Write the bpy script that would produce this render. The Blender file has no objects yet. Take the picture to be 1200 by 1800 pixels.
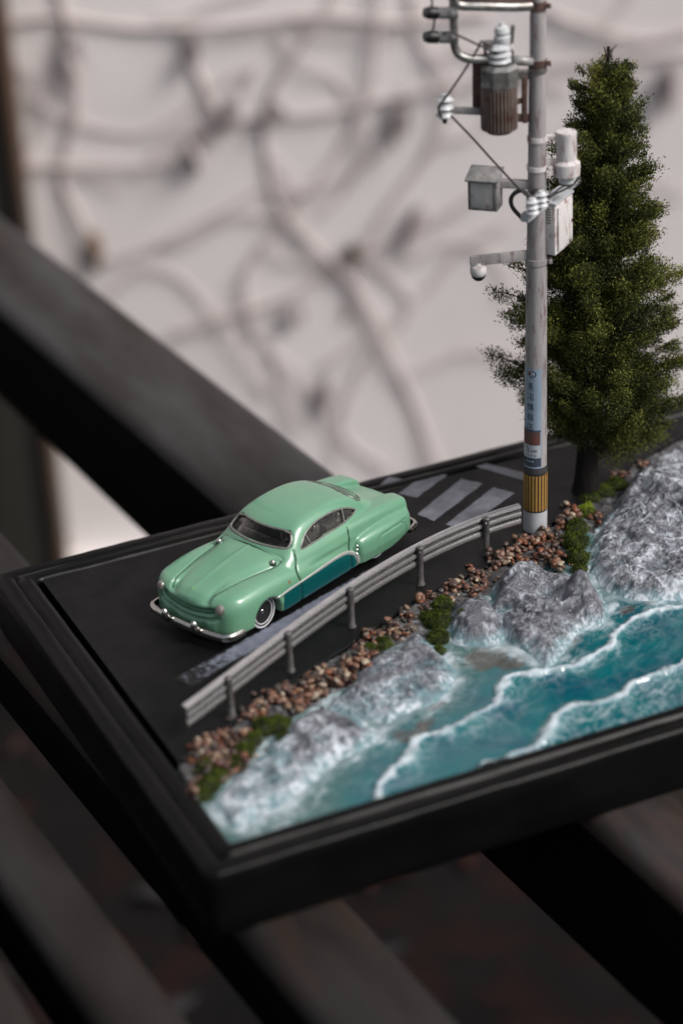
import bpy, bmesh, math, random
import numpy as np
from mathutils import Vector, Matrix, noise
random.seed(7); RNG = np.random.default_rng(7)
R = math.radians
# ---------------------------------------------------------------- camera, sky, light (1 unit = 1 cm)
sc = bpy.context.scene
col = sc.collection
sc.unit_settings.scale_length = 0.01
CAM = np.array([-13.8971, -40.0582, 31.0]); FPX = 4250.0       # 85 mm lens, looking down at the board, rolled 3 degrees
FW = np.array([0.35341233, 0.8104707, -0.46715841]); RT = np.array([0.90561321, -0.42157255, -0.04627407]); UP = np.array([0.23444494, 0.406711, 0.88296191])
cam = bpy.data.cameras.new('camera'); co = bpy.data.objects.new('camera', cam); col.objects.link(co)
co.matrix_world = Matrix(((RT[0], UP[0], -FW[0], CAM[0]), (RT[1], UP[1], -FW[1], CAM[1]), (RT[2], UP[2], -FW[2], CAM[2]), (0,0,0,1)))
cam.sensor_fit = 'VERTICAL'; cam.sensor_height = 36; cam.sensor_width = 24
cam.lens = FPX/1800*36; cam.clip_start = 1; cam.clip_end = 5000
cam.dof.use_dof = True; cam.dof.focus_distance = 63.0; cam.dof.aperture_fstop = cam.lens*1e-3/1.15
sc.camera = co
SUN_EL, SUN_AZ = 44.0, -50.0           # azimuth the light comes from, degrees from +x in the board's frame
world = bpy.data.worlds.new('World'); sc.world = world; world.use_nodes = True
nt = world.node_tree; nt.nodes.clear()
sky = nt.nodes.new('ShaderNodeTexSky'); sky.sky_type = 'NISHITA'; sky.sun_disc = False
sky.sun_elevation = R(SUN_EL); sky.sun_rotation = R(90-SUN_AZ); sky.dust_density = 4; sky.ozone_density = 1; sky.air_density = 1
hs = nt.nodes.new('ShaderNodeHueSaturation'); hs.inputs['Saturation'].default_value = 0.28
bg = nt.nodes.new('ShaderNodeBackground'); bg.inputs['Strength'].default_value = 0.06
wo = nt.nodes.new('ShaderNodeOutputWorld')
nt.links.new(sky.outputs[0], hs.inputs['Color']); nt.links.new(hs.outputs[0], bg.inputs['Color']); nt.links.new(bg.outputs[0], wo.inputs['Surface'])
sl = bpy.data.lights.new('sun', 'SUN'); sl.energy = 1.5; sl.angle = R(22); sl.color = (1.0, 0.95, 0.9)
so = bpy.data.objects.new('sun', sl); col.objects.link(so)
sd = Vector((math.cos(R(SUN_EL))*math.cos(R(SUN_AZ)), math.cos(R(SUN_EL))*math.sin(R(SUN_AZ)), math.sin(R(SUN_EL))))
so.rotation_euler = sd.to_track_quat('Z', 'Y').to_euler(); so.location = (10, 10, 200)
sc.view_settings.view_transform = 'Standard'; sc.view_settings.look = 'None'
sc.view_settings.exposure = 1.05; sc.view_settings.gamma = 1
sc.cycles.use_denoising = True; sc.cycles.max_bounces = 8; sc.cycles.transparent_max_bounces = 12
sc.cycles.caustics_reflective = False; sc.cycles.caustics_refractive = False

# ---------------------------------------------------------------- picture-to-place helpers
AWAY = np.array([FW[0], FW[1], 0.0]); AWAY /= np.linalg.norm(AWAY)
YAW = math.atan2(-AWAY[0], AWAY[1])
SIDE = np.array([AWAY[1], -AWAY[0], 0.0])
def ray(px, py): return FW*FPX + RT*(px-600) - UP*(py-900)
def at(px, py, z=0.0):
    d = ray(px, py); return CAM + d*((z-CAM[2])/d[2])
def on_plane(px, py, p0, n):
    d = ray(px, py); return CAM + d*(np.dot(np.array(p0)-CAM, n)/np.dot(d, n))

# ---------------------------------------------------------------- materials
AK = 0.78
def mat(name, c1, c2=None, scale=2.0, rough=0.5, metal=0.0, bump=0.0, bscale=None, detail=4, contrast=(0.35, 0.65),
        c3=None, s3=1.0, t3=(0.55, 0.7), rough2=None, coat=0.0, alpha=None, trans=0.0, ior=1.45, spec=0.5, stretch=None, attr=None, k=None):
    k = AK if k is None else k; c1 = tuple(v*k for v in c1); c2 = c2 and tuple(v*k for v in c2); c3 = c3 and tuple(v*k for v in c3)
    m = bpy.data.materials.new(name); m.use_nodes = True; n = m.node_tree; L = n.links
    b = n.nodes['Principled BSDF']; N = n.nodes.new
    b.inputs['Base Color'].default_value = (*c1, 1); b.inputs['Roughness'].default_value = rough
    b.inputs['Metallic'].default_value = metal; b.inputs['Coat Weight'].default_value = coat; b.inputs['Coat Roughness'].default_value = 0.08
    b.inputs['Transmission Weight'].default_value = trans; b.inputs['IOR'].default_value = ior
    b.inputs['Specular IOR Level'].default_value = spec
    tc = N('ShaderNodeTexCoord'); mp = N('ShaderNodeMapping'); L.new(tc.outputs['Object'], mp.inputs[0])
    if stretch: mp.inputs['Scale'].default_value = stretch
    def nz(s, d=detail, r=0.6):
        t = N('ShaderNodeTexNoise'); t.inputs['Scale'].default_value = s; t.inputs['Detail'].default_value = d; t.inputs['Roughness'].default_value = r
        L.new(mp.outputs[0], t.inputs['Vector']); return t
    def ramp(src, lo, hi):
        r = N('ShaderNodeMapRange'); r.inputs[1].default_value = lo; r.inputs[2].default_value = hi; L.new(src, r.inputs[0]); return r.outputs[0]
    out = None
    if c2 is not None:
        f = ramp(nz(scale).outputs['Fac'], *contrast)
        mx = N('ShaderNodeMix'); mx.data_type = 'RGBA'; L.new(f, mx.inputs['Factor'])
        mx.inputs['A'].default_value = (*c1, 1); mx.inputs['B'].default_value = (*c2, 1); out = mx.outputs['Result']
        if rough2 is not None:
            rr = N('ShaderNodeMapRange'); rr.inputs[3].default_value = rough; rr.inputs[4].default_value = rough2
            L.new(f, rr.inputs[0]); L.new(rr.outputs[0], b.inputs['Roughness'])
    if c3 is not None:
        f = ramp(nz(s3, 6, 0.7).outputs['Fac'], *t3)
        mx = N('ShaderNodeMix'); mx.data_type = 'RGBA'; L.new(f, mx.inputs['Factor'])
        if out: L.new(out, mx.inputs['A'])
        else: mx.inputs['A'].default_value = (*c1, 1)
        mx.inputs['B'].default_value = (*c3, 1); out = mx.outputs['Result']
    if attr:   # mix towards a second colour by a mesh attribute
        a = N('ShaderNodeAttribute'); a.attribute_name = attr[0]
        mx = N('ShaderNodeMix'); mx.data_type = 'RGBA'; L.new(a.outputs['Fac'], mx.inputs['Factor'])
        if out: L.new(out, mx.inputs['A'])
        else: mx.inputs['A'].default_value = (*c1, 1)
        mx.inputs['B'].default_value = (*attr[1], 1); out = mx.outputs['Result']
    if out: L.new(out, b.inputs['Base Color'])
    if bump:
        bp = N('ShaderNodeBump'); bp.inputs['Strength'].default_value = bump; bp.inputs['Distance'].default_value = 0.03
        L.new(nz(bscale or scale*3, 6, 0.65).outputs['Fac'], bp.inputs['Height']); L.new(bp.outputs[0], b.inputs['Normal'])
    return m
M = {}
M['black_wood'] = mat('black_painted_wood', (0.003,0.003,0.0034), (0.005,0.0048,0.0048), 1.2, 0.28, spec=.13, bump=0.25, bscale=6, rough2=0.34, stretch=(0.4,1,1), c3=(0.009,0.008,0.0075), s3=9, t3=(0.62,0.8))
M['road'] = mat('model_asphalt', (0.004,0.004,0.005), (0.0065,0.006,0.0065), 1.0, 0.5, spec=.16, bump=0.5, bscale=28, rough2=0.38, c3=(0.034,0.029,0.026), s3=18, t3=(0.66,0.8))
M['line_paint'] = mat('faded_road_paint', (0.27,0.28,0.33), (0.16,0.17,0.21), 3, 0.42, bump=0.4, bscale=25, c3=(0.04,0.04,0.05), s3=12, t3=(0.6,0.68))
M['edge_paint'] = mat('worn_edge_paint', (0.27,0.30,0.38), (0.18,0.20,0.26), 4, 0.45, bump=0.6, bscale=25, c3=(0.02,0.02,0.025), s3=11, t3=(0.6,0.7), attr=('wear', (0.004,0.004,0.005)))
M['green'] = mat('mint_green_enamel', (0.145,0.345,0.225), (0.165,0.365,0.23), 1.5, 0.34, coat=0.6, bump=0.05, bscale=8)
M['yellowish'] = mat('tinted_mint_enamel', (0.2,0.42,0.2), None, rough=0.34, coat=0.3)
M['teal'] = mat('dark_teal_enamel', (0.0,0.078,0.085), (0.0,0.085,0.09), 2, 0.3, coat=0.3)
M['seam'] = mat('dark_seam', (0.01,0.02,0.016), rough=0.7)
M['silver_paint'] = mat('silver_paint', (0.62,0.66,0.62), (0.5,0.55,0.52), 3, 0.28, 0.45)
M['chrome'] = mat('chrome_plastic', (0.75,0.74,0.71), (0.62,0.6,0.58), 3, 0.12, 1.0, bump=0.05, bscale=8)
M['interior'] = mat('chromed_interior', (0.7,0.68,0.66), (0.25,0.25,0.25), 3, 0.3, 0.8, bump=0.1, bscale=8)
M['interior_dark'] = mat('dark_interior', (0.02,0.02,0.02), rough=0.5)
M['glass'] = mat('clear_plastic_glass', (0.9,0.88,0.86), rough=0.06)
_n = M['glass'].node_tree; _p = _n.nodes['Principled BSDF']; _p.inputs['Base Color'].default_value = (0,0,0,1); _tr = _n.nodes.new('ShaderNodeBsdfTransparent'); _tr.inputs[0].default_value = (.86,.85,.84,1)
_gl = _n.nodes.new('ShaderNodeBsdfGlossy'); _gl.inputs['Roughness'].default_value = .05; _fr = _n.nodes.new('ShaderNodeFresnel'); _fr.inputs[0].default_value = 1.28; _mx = _n.nodes.new('ShaderNodeMixShader')
_n.links.new(_fr.outputs[0], _mx.inputs[0]); _n.links.new(_tr.outputs[0], _mx.inputs[1]); _n.links.new(_gl.outputs[0], _mx.inputs[2]); _n.links.new(_mx.outputs[0], _n.nodes['Material Output'].inputs[0])
M['gasket'] = mat('grey_clear_plastic', (0.30,0.30,0.28), (0.2,0.2,0.19), 8, 0.25, 0.35)
M['tyre'] = mat('tyre_rubber', (0.012,0.012,0.013), rough=0.55)
M['white_wall'] = mat('tyre_white_band', (0.72,0.72,0.76), (0.62,0.62,0.68), 6, 0.5)
M['lamp_lens'] = mat('milky_headlight_lens', (0.42,0.38,0.36), (0.25,0.22,0.2), 9, 0.25)
M['orange'] = mat('orange_emblem', (0.42,0.12,0.05), rough=0.4)
M['underside'] = mat('black_underside', (0.015,0.015,0.015), rough=0.5)
M['rail'] = mat('silver_brushed_paint', (0.80,0.79,0.81), (0.64,0.63,0.645), 2.5, 0.2, 0.85, bump=0.12, bscale=26, rough2=0.3, c3=(0.42,0.38,0.37), s3=5, t3=(0.66,0.85))
M['rail_groove_shade'] = mat('rail_groove_painted_shade', (0.10,0.095,0.09), (0.05,0.048,0.046), 5, 0.5, 0.4, bump=.2, bscale=14)  # shade and dark reflections in the rail grooves, put into the colour
M['rail_post'] = mat('dull_silver_post_paint', (0.2,0.19,0.19), (0.1,0.095,0.095), 6, 0.45, 0.5, bump=0.4, bscale=16)
M['rock'] = None
def save_mat(k, m): M[k] = m

# ---------------------------------------------------------------- object helpers
def link(o, parent=None):
    col.objects.link(o)
    if parent is not None: o.parent = parent
    return o
def tag(o, label=None, cat=None, group=None, kind=None):
    if label: o['label'] = label
    if cat: o['category'] = cat
    if group: o['group'] = group
    if kind: o['kind'] = kind
    return o
def empty(name, loc=(0,0,0), rz=0.0, label=None, cat=None, group=None):
    o = bpy.data.objects.new(name, None); o.empty_display_size = 0.5
    o.location = loc; o.rotation_euler = (0,0,rz); link(o); return tag(o, label, cat, group)
def mesh(name, V, F, m, parent=None, smooth=True, mats=None):
    me = bpy.data.meshes.new(name)
    V = np.asarray(V, dtype=np.float32)
    if isinstance(F, np.ndarray):
        k = F.shape[1]; me.vertices.add(len(V)); me.vertices.foreach_set('co', V.ravel())
        me.loops.add(F.size); me.loops.foreach_set('vertex_index', F.astype(np.int32).ravel())
        me.polygons.add(len(F)); me.polygons.foreach_set('loop_start', np.arange(0, F.size, k, dtype=np.int32))
        me.update(calc_edges=True); me.validate()
    else:
        me.from_pydata([tuple(map(float, v)) for v in V], [], F); me.update()
    if m is not None: me.materials.append(m)
    if smooth: me.polygons.foreach_set('use_smooth', [True]*len(me.polygons))
    return link(bpy.data.objects.new(name, me), parent)
def from_bm(name, bm, m, parent=None, smooth=True, ang=None):
    me = bpy.data.meshes.new(name); bmesh.ops.recalc_face_normals(bm, faces=bm.faces); bm.to_mesh(me); bm.free()
    me.materials.append(m)
    if smooth: me.polygons.foreach_set('use_smooth', [True]*len(me.polygons))
    if smooth and ang: me.set_sharp_from_angle(angle=R(ang))
    return link(bpy.data.objects.new(name, me), parent)
def bm_box(bm, c, s, rz=0.0, bev=0.0, mtx=None):
    r = bmesh.ops.create_cube(bm, size=1.0)['verts']
    T = Matrix.Translation(c) @ (mtx if mtx is not None else Matrix.Rotation(rz, 4, 'Z')) @ Matrix.Diagonal((*s, 1))
    bmesh.ops.transform(bm, matrix=T, verts=r)
    if bev:
        es = list({e for v in r for e in v.link_edges})
        bmesh.ops.bevel(bm, geom=es, offset=bev, segments=2, profile=0.6, affect='EDGES')
def box(name, c, s, m, parent=None, rz=0.0, bev=0.02, mtx=None):
    bm = bmesh.new(); bm_box(bm, c, s, rz, bev, mtx); return from_bm(name, bm, m, parent, True, 40)
def frame_at(a, b):
    z = (Vector(b)-Vector(a)).normalized(); return z.to_track_quat('Z', 'Y').to_matrix().to_4x4()
def bm_lathe(bm, base, prof, axis=(0,0,1), seg=20):
    q = Vector(axis).normalized().to_track_quat('Z', 'Y').to_matrix(); base = Vector(base); rings = []
    for r, h in prof:
        rings.append([bm.verts.new(base + q @ Vector((r*math.cos(2*math.pi*i/seg), r*math.sin(2*math.pi*i/seg), h))) for i in range(seg)])
    for a, b in zip(rings, rings[1:]):
        for i in range(seg): bm.faces.new((a[i], a[(i+1)%seg], b[(i+1)%seg], b[i]))
    bm.faces.new(rings[0][::-1]); bm.faces.new(rings[-1])
def lathe(name, base, prof, m, parent=None, axis=(0,0,1), seg=20, ang=35):
    bm = bmesh.new(); bm_lathe(bm, base, prof, axis, seg); return from_bm(name, bm, m, parent, True, ang)
def smooth_path(P, n=8, closed=False):
    P = [np.array(p, float) for p in P]; out = []
    L = len(P); rng = range(L if closed else L-1)
    for i in rng:
        p0 = P[(i-1)%L] if closed or i > 0 else 2*P[0]-P[1]; p1 = P[i]; p2 = P[(i+1)%L]; p3 = P[(i+2)%L] if closed or i+2 < L else 2*P[-1]-P[-2]
        for k in range(n):
            t = k/n; out.append(0.5*((2*p1)+(p2-p0)*t+(2*p0-5*p1+4*p2-p3)*t*t+(3*p1-p0-3*p2+p3)*t**3))
    if not closed: out.append(P[-1])
    return out
def bm_tube(bm, P, r, seg=8, closed=False, flat=None):
    P = [Vector(p) for p in P]; n = len(P); rings = []; ref = None
    for i, p in enumerate(P):
        if closed: t = (P[(i+1)%n]-P[i-1]).normalized()
        else: t = (P[min(i+1,n-1)]-P[max(i-1,0)]).normalized()
        if ref is None: ref = Vector((0,0,1)) if abs(t.z) < 0.9 else Vector((1,0,0))
        u = (ref - t*ref.dot(t)).normalized(); v = t.cross(u); ref = u
        rr = r[i] if hasattr(r, '__len__') else r
        fx, fy = flat or (1,1)
        rings.append([bm.verts.new(p + u*rr*fx*math.cos(2*math.pi*k/seg) + v*rr*fy*math.sin(2*math.pi*k/seg)) for k in range(seg)])
    m = n if closed else n-1
    for i in range(m):
        a, b = rings[i], rings[(i+1)%n]
        for k in range(seg): bm.faces.new((a[k], a[(k+1)%seg], b[(k+1)%seg], b[k]))
    if not closed: bm.faces.new(rings[0][::-1]); bm.faces.new(rings[-1])
def tube(name, P, r, m, parent=None, seg=8, closed=False, flat=None):
    bm = bmesh.new(); bm_tube(bm, P, r, seg, closed, flat); return from_bm(name, bm, m, parent)
def set_attr(o, name, vals):
    a = o.data.attributes.new(name, 'FLOAT', 'POINT'); a.data.foreach_set('value', np.asarray(vals, dtype=np.float32))
# value noise in numpy
_perm = RNG.random((64,64,64)).astype(np.float32)
def vnoise(x, y, z=0.0):
    x, y, z = np.broadcast_arrays(np.asarray(x, float), np.asarray(y, float), np.asarray(z, float))
    xi = np.floor(x).astype(int); yi = np.floor(y).astype(int); zi = np.floor(z).astype(int)
    fx, fy, fz = x-xi, y-yi, z-zi; fx = fx*fx*(3-2*fx); fy = fy*fy*(3-2*fy); fz = fz*fz*(3-2*fz)
    g = lambda a, b, c: _perm[(xi+a)&63, (yi+b)&63, (zi+c)&63]
    l = lambda a, b, t: a+(b-a)*t
    return l(l(l(g(0,0,0),g(1,0,0),fx), l(g(0,1,0),g(1,1,0),fx), fy), l(l(g(0,0,1),g(1,0,1),fx), l(g(0,1,1),g(1,1,1),fx), fy), fz)*2-1
def fbm(x, y, z=0.0, o=4, g=0.5):
    s = 0; a = 1; f = 1; t = 0
    for i in range(o): s = s+a*vnoise(np.asarray(x)*f+i*7.3, np.asarray(y)*f+i*3.1, np.asarray(z)*f+i*5.7); t += a; a *= g; f *= 2.03
    return s/t
def ridged(x, y, z=0.0, o=4):
    s = 0; a = 1; f = 1; t = 0
    for i in range(o): s = s+a*(1-np.abs(vnoise(np.asarray(x)*f+i*4.3, np.asarray(y)*f+i*9.1, np.asarray(z)*f+i*2.7))*2); t += a; a *= .5; f *= 2.1
    return s/t

#==BASE==
# ---------------------------------------------------------------- surroundings: ground, wall, post, vines
GZ = -43.0
save_mat('dirt', mat('dark_leafy_ground', (0.0055,0.0052,0.0056), (0.011,0.010,0.010), 0.12, 0.95, spec=.08, bump=0.3, bscale=1, c3=(0.018,0.009,0.008), s3=0.25, t3=(0.5,0.62)))
save_mat('plaster', mat('pale_pinkish_plaster', (0.80,0.755,0.75), (0.72,0.67,0.67), 0.035, 0.85, bump=0.2, bscale=2, c3=(0.64,0.58,0.58), s3=0.05, t3=(0.50,0.85), detail=6, k=.96))
save_mat('dark_post', mat('dark_green_timber', (0.03,0.032,0.027), (0.045,0.04,0.034), 0.3, 0.7, stretch=(1,1,0.1)))
save_mat('rusty_trim', mat('brown_rusty_trim', (0.13,0.075,0.045), (0.08,0.055,0.045), 0.2, 0.7))
save_mat('vine', mat('dry_vine_bark', (0.50,0.42,0.41), (0.60,0.52,0.51), 0.3, 0.85, k=1, bump=0.3, bscale=3))
save_mat('leaf_brown', mat('dry_ochre_leaf', (0.22,0.13,0.07), (0.14,0.09,0.06), 0.6, 0.8))
save_mat('leaf_grey', mat('withered_grey_leaf', (0.50,0.44,0.44), (0.42,0.36,0.36), 0.6, 0.8))
save_mat('slat', mat('weathered_grey_timber', (0.024,0.0205,0.018), (0.062,0.060,0.062), 0.5, 0.55, spec=.2, bump=0.4, bscale=2.5, stretch=(1,0.25,1), c3=(0.085,0.05,0.042), s3=0.35, t3=(0.55,0.7)))
save_mat('slat_brown_dim', mat('brown_weathered_slat_painted_dim', (0.017,0.0145,0.013), (0.036,0.034,0.034), 0.45, 0.6, spec=.15, bump=0.4, bscale=2.5, stretch=(1,0.25,1), c3=(0.045,0.026,0.02), s3=0.35, t3=(0.55,0.7)))  # brown is the timber's own; the extra darkness paints in light falloff
save_mat('slat_side_shade', mat('slat_side_painted_shade', (0.003,0.0028,0.0022), (0.005,0.0046,0.0038), .4, .8, spec=.04))  # shade on the upright slat faces, painted as a near-black colour
_r = random.Random(5)
g = mesh('ground', [(-900,-900,GZ),(900,-900,GZ),(900,900,GZ),(-900,900,GZ)], [(0,1,2,3)], M['dirt']); tag(g, kind='structure')
WD = 122.0
W0 = CAM + AWAY*WD
wn = AWAY
def wallp(px, py, off=0.0):
    return on_plane(px, py, W0 - wn*off, wn)
w = empty('wall', (W0[0], W0[1], GZ), YAW); tag(w, 'pale pinkish plastered wall blurred behind the bench', 'wall')
box('plaster_face', (0, 3.05, 120), (700, 6, 240), M['plaster'], w, bev=0)
box('base_course', (0, -0.6, 4), (700, 1.2, 8), M['plaster'], w, bev=0.2)
a = wallp(-95, 500)[:2]; 
pst = empty('door_post', (a[0], a[1], GZ), YAW); tag(pst, 'dark timber post with a brown edge at the far left of the wall', 'post')
box('post_body', (0, -1.2, 110), (3.2+0.45, 2.2, 220), M['dark_post'], pst, bev=0.2)
px_edge = wallp(27, 250)
el = (px_edge-np.array([a[0],a[1],px_edge[2]])).dot(SIDE)
pst.children[0].scale = (1,1,1)
pst.children[0].data.transform(Matrix.Translation((el-.2-1.8, 0, 0)))
box('edge_strip', (el+.25, -1.5, 110), (0.5, 2.6, 220), M['rusty_trim'], pst, bev=0.1)
VINES = [
 ('thick looping vine stem arcing down through the middle of the wall', 0.34, [(600,-30),(560,40),(500,120),(470,190),(466,240),(476,320),(505,385),(560,440),(630,510),(680,610),(730,720),(770,830)]),
 ('thick vine stem curving down leftward, crossing the looping one', 0.34, [(668,-40),(660,60),(655,130),(632,200),(590,275),(545,335),(500,385),(450,450),(430,500),(450,600)]),
 ('long thin vine runner rising gently to the right in the upper wall', 0.3, [(-40,300),(60,290),(180,292),(290,285),(360,235),(450,205),(560,200),(690,172),(800,150),(950,120),(1250,90)]),
 ('thin vine runner crossing below the loop of the thick stem', 0.24, [(180,462),(270,432),(380,378),(470,330),(545,338),(640,290),(700,240)]),
 ('vine runner slanting up to the right towards the pole mid height', 0.32, [(300,590),(400,555),(500,525),(590,470),(690,425),(780,380),(900,300)]),
 ('vine runner crossing the top edge of the wall', 0.42, [(-30,60),(80,30),(230,48),(400,45),(560,28),(700,40),(860,20)]),
 ('short drooping vine strand left of the thick looping stem', 0.4, [(320,50),(340,110),(365,170),(385,220),(350,260),(345,300)]),
 ('faint vine strand hanging down the left part of the wall', 0.36, [(100,-30),(125,80),(135,200),(110,310),(150,400),(178,470)]),
 ('thin vine strand climbing right of the loop toward the tree', 0.3, [(720,-20),(735,70),(790,150),(760,260),(700,340),(640,440),(610,560)]),
 ('thin vine strand behind the tree top at the right', 0.36, [(960,20),(1040,50),(1130,70),(1230,50)]),
 ('very thin vine tendril looping between the two thick stems', 0.2, [(480,60),(540,110),(600,150),(640,240),(610,330),(560,380)]),
 ('very thin vine tendril sagging across the left of the wall', 0.2, [(40,160),(120,210),(220,235),(300,215),(380,150),(450,120)]),
 ('very thin vine tendril low on the left of the wall', 0.2, [(190,520),(260,470),(330,500),(420,610),(470,700)]),
 ('thin vine runner slanting up behind the meter box', 0.24, [(560,650),(650,590),(740,520),(820,430),(900,390)]),
 ('short thin vine strand low on the wall above the car', 0.24, [(470,600),(500,680),(520,760)]),
 ('thin forked vine strand low on the wall near the pole', 0.24, [(640,440),(720,540),(640,640),(600,760),(690,830)]),
]
for lab, r, P in VINES:
    pts = smooth_path([wallp(x, y, .22+0.15*math.sin(x*.05)) for x, y in P], 6)
    rr = [.36*r*(0.85+0.3*abs(math.sin(i*.9))) for i in range(len(pts))]
    tag(tube('vine', pts, rr, M['vine'], None, 7), lab, 'vine', 'bare vines climbing the wall')
for rn, ry in (('top', 70), ('upper', 250), ('middle', 430), ('low', 640)):      # fine tangled tendrils, one in each part of the wall
    for cn, cx in (('far left', 120), ('left', 370), ('centre', 620), ('right', 850), ('far right', 1110)):
        if (ry > 400 and cx < 200) or (ry > 600 and cx < 500): continue
        x, y = cx-120+_r.uniform(-40, 30), ry+_r.uniform(-50, 50); a_ = _r.uniform(-.9, .9); P = []
        for k in range(6): P.append((x, y)); x += math.cos(a_)*52; y += math.sin(a_)*52; a_ += _r.uniform(-.7, .7)
        tag(tube('vine_tendril', smooth_path([wallp(x_, y_, .2) for x_, y_ in P], 5), _r.uniform(.04, .08), M['vine'], None, 5), 'fine dry vine tendril in the %s row of the wall, %s' % (rn, cn), 'vine', 'fine vine tendrils on the wall')
# withered leaves hanging on the wall (kept as individual things)
def leaf_blob(name, pos, L, Wd, m, lab):
    bm = bmesh.new()
    for k in range(5):
        a0 = random.uniform(0, 6.28); T = Matrix.Translation(Vector(pos)+Vector((random.uniform(-.3,.3), random.uniform(-.3,.3), random.uniform(-.3,.3)*L))) @ Matrix.Rotation(a0,4,'Z') @ Matrix.Rotation(random.uniform(-.5,.5),4,'X')
        vs = [bm.verts.new(T @ Vector(v)) for v in ((0,0,L*.5),(Wd*.5,.15,L*.1),(Wd*.35,.1,-L*.3),(0,0,-L*.55),(-Wd*.35,.1,-L*.3),(-Wd*.5,.15,L*.1))]
        for i in range(6): pass
        c0 = bm.verts.new(T @ Vector((0,-.15,0)))
        for i in range(6): bm.faces.new((c0, vs[i], vs[(i+1)%6]))
    tag(from_bm(name, bm, m), lab, 'leaf', 'withered leaves on the wall')
for (x, y, L, Wd, k, lab) in ((176,435,2.4,1.0,'leaf_brown','ochre dry leaf hanging on the left of the wall'),
    (572,695,2.6,1.0,'leaf_grey','dark grey withered leaf low on the wall above the car'),
    (522,555,1.8,1.0,'leaf_grey','small withered leaf on the wall under the vine runner'),
    (348,270,2.2,1.1,'leaf_grey','withered leaf cluster on the drooping strand'),
    (340,90,2.2,1.0,'leaf_grey','withered leaf cluster at the top of the drooping strand'),
    (130,90,3.0,1.2,'leaf_grey','large faint leaf cluster near the top left of the wall'),
    (400,205,2.0,1.6,'leaf_grey','grey leaf cluster beside the long runner'),
    (700,215,3.2,1.6,'leaf_grey','broad grey leaf cluster left of the transformer'),
    (735,400,2.6,1.8,'leaf_grey','grey leaf cluster left of the meter box'),
    (1175,160,3.0,1.5,'leaf_grey','grey leaf cluster right of the tree top'),
    (620,440,1.3,.9,'leaf_brown','small brown leaf where two runners cross'),
    (480,200,1.3,1.2,'leaf_grey','small grey leaf on the looping stem')):
    leaf_blob('withered_leaf', wallp(x, y, .45), L*.75, Wd*.55, M[k], lab)
# litter
lv = []; lf = []
for i in range(900):
    p = np.array([random.uniform(-60,110), random.uniform(-30,120), GZ+random.uniform(.1,.6)]); s = random.uniform(.8,2.2); a0 = random.uniform(0,6.28)
    k = len(lv)
    for da, rr in ((0,1),(1.2,.45),(3.14,1),(4.4,.45)):
        lv.append((p[0]+s*rr*math.cos(a0+da), p[1]+s*rr*math.sin(a0+da), p[2]+random.uniform(0,.6)))
    lf.append((k,k+1,k+2,k+3))
lo = mesh('leaf_litter', lv, lf, mat('litter', (0.035,0.013,0.010), (0.03,0.029,0.031), 0.05, 0.9, spec=.1, contrast=(0.45,0.55)), None, False); tag(lo, 'reddish and grey fallen leaves on the ground under the bench', 'leaf litter', kind='stuff')

# ---------------------------------------------------------------- the bench: grey slats as parts of one bench
bench = empty('bench', (5, -2, GZ)); tag(bench, 'weathered grey slatted bench that carries the display board', 'bench')
def slat(xl0, yl0, xl1, yl1, wd, th, ztop=-1.745, wd1=None, m='slat_brown_dim'):
    # left top edge from (xl0,yl0) far to (xl1,yl1) near, extended; width to +x
    d = np.array([xl1-xl0, yl1-yl0]); L = np.hypot(*d); d /= L
    a = np.array([xl0,yl0]) - d*30; b = np.array([xl1,yl1]) + d*30
    n = np.array([-d[1], d[0]]);  n = n if n[0] > 0 else -n
    wd1 = wd1 or wd; be = .42
    V = []; F = []
    for p, w_ in ((a, wd), (b, wd1)):
        for (o, z) in ((0,-th),(0,-be),(be*.3,-be*.3),(be,0),(w_-be,0),(w_-be*.3,-be*.3),(w_,-be),(w_,-th)):
            q = p + n*o; V.append((q[0]-5, q[1]+2, ztop+z-GZ))
    for i in range(8): F.append((i, (i+1)%8, 8+(i+1)%8, 8+i))
    F += [tuple(range(8))[::-1], tuple(range(8,16))]
    o = mesh('slat', V, F, M[m], bench, True); o.data.materials.append(M['slat_side_shade']); [setattr(p_, 'material_index', 1) for p_ in o.data.polygons if abs(p_.normal.z) < .25]; o.data.set_sharp_from_angle(angle=R(50)); return o
slat(6.97,36.8, 9.75,-3.7, 3.45,4.0, wd1=4.0, m='slat')
slat(-.5,18.4, .92,-3.5, 2.6,2.1)
slat(-3.75,8, -3.2,-1.0, 1.8,2.2)
slat(-6.2,8, -6.05,-1, 1.85,2.2)
for x0, y0 in ((-6, -31), (-17, 60)):
    box('cross_beam', (x0, y0, 43-1.745-6.3), (38, 5, 4.2), M['slat'], bench, bev=.2)
    for dx in (-14, 14): box('leg', (x0+dx, y0, 19.0), (5, 4, 38), M['dark_post'], bench, bev=.3)

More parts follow.
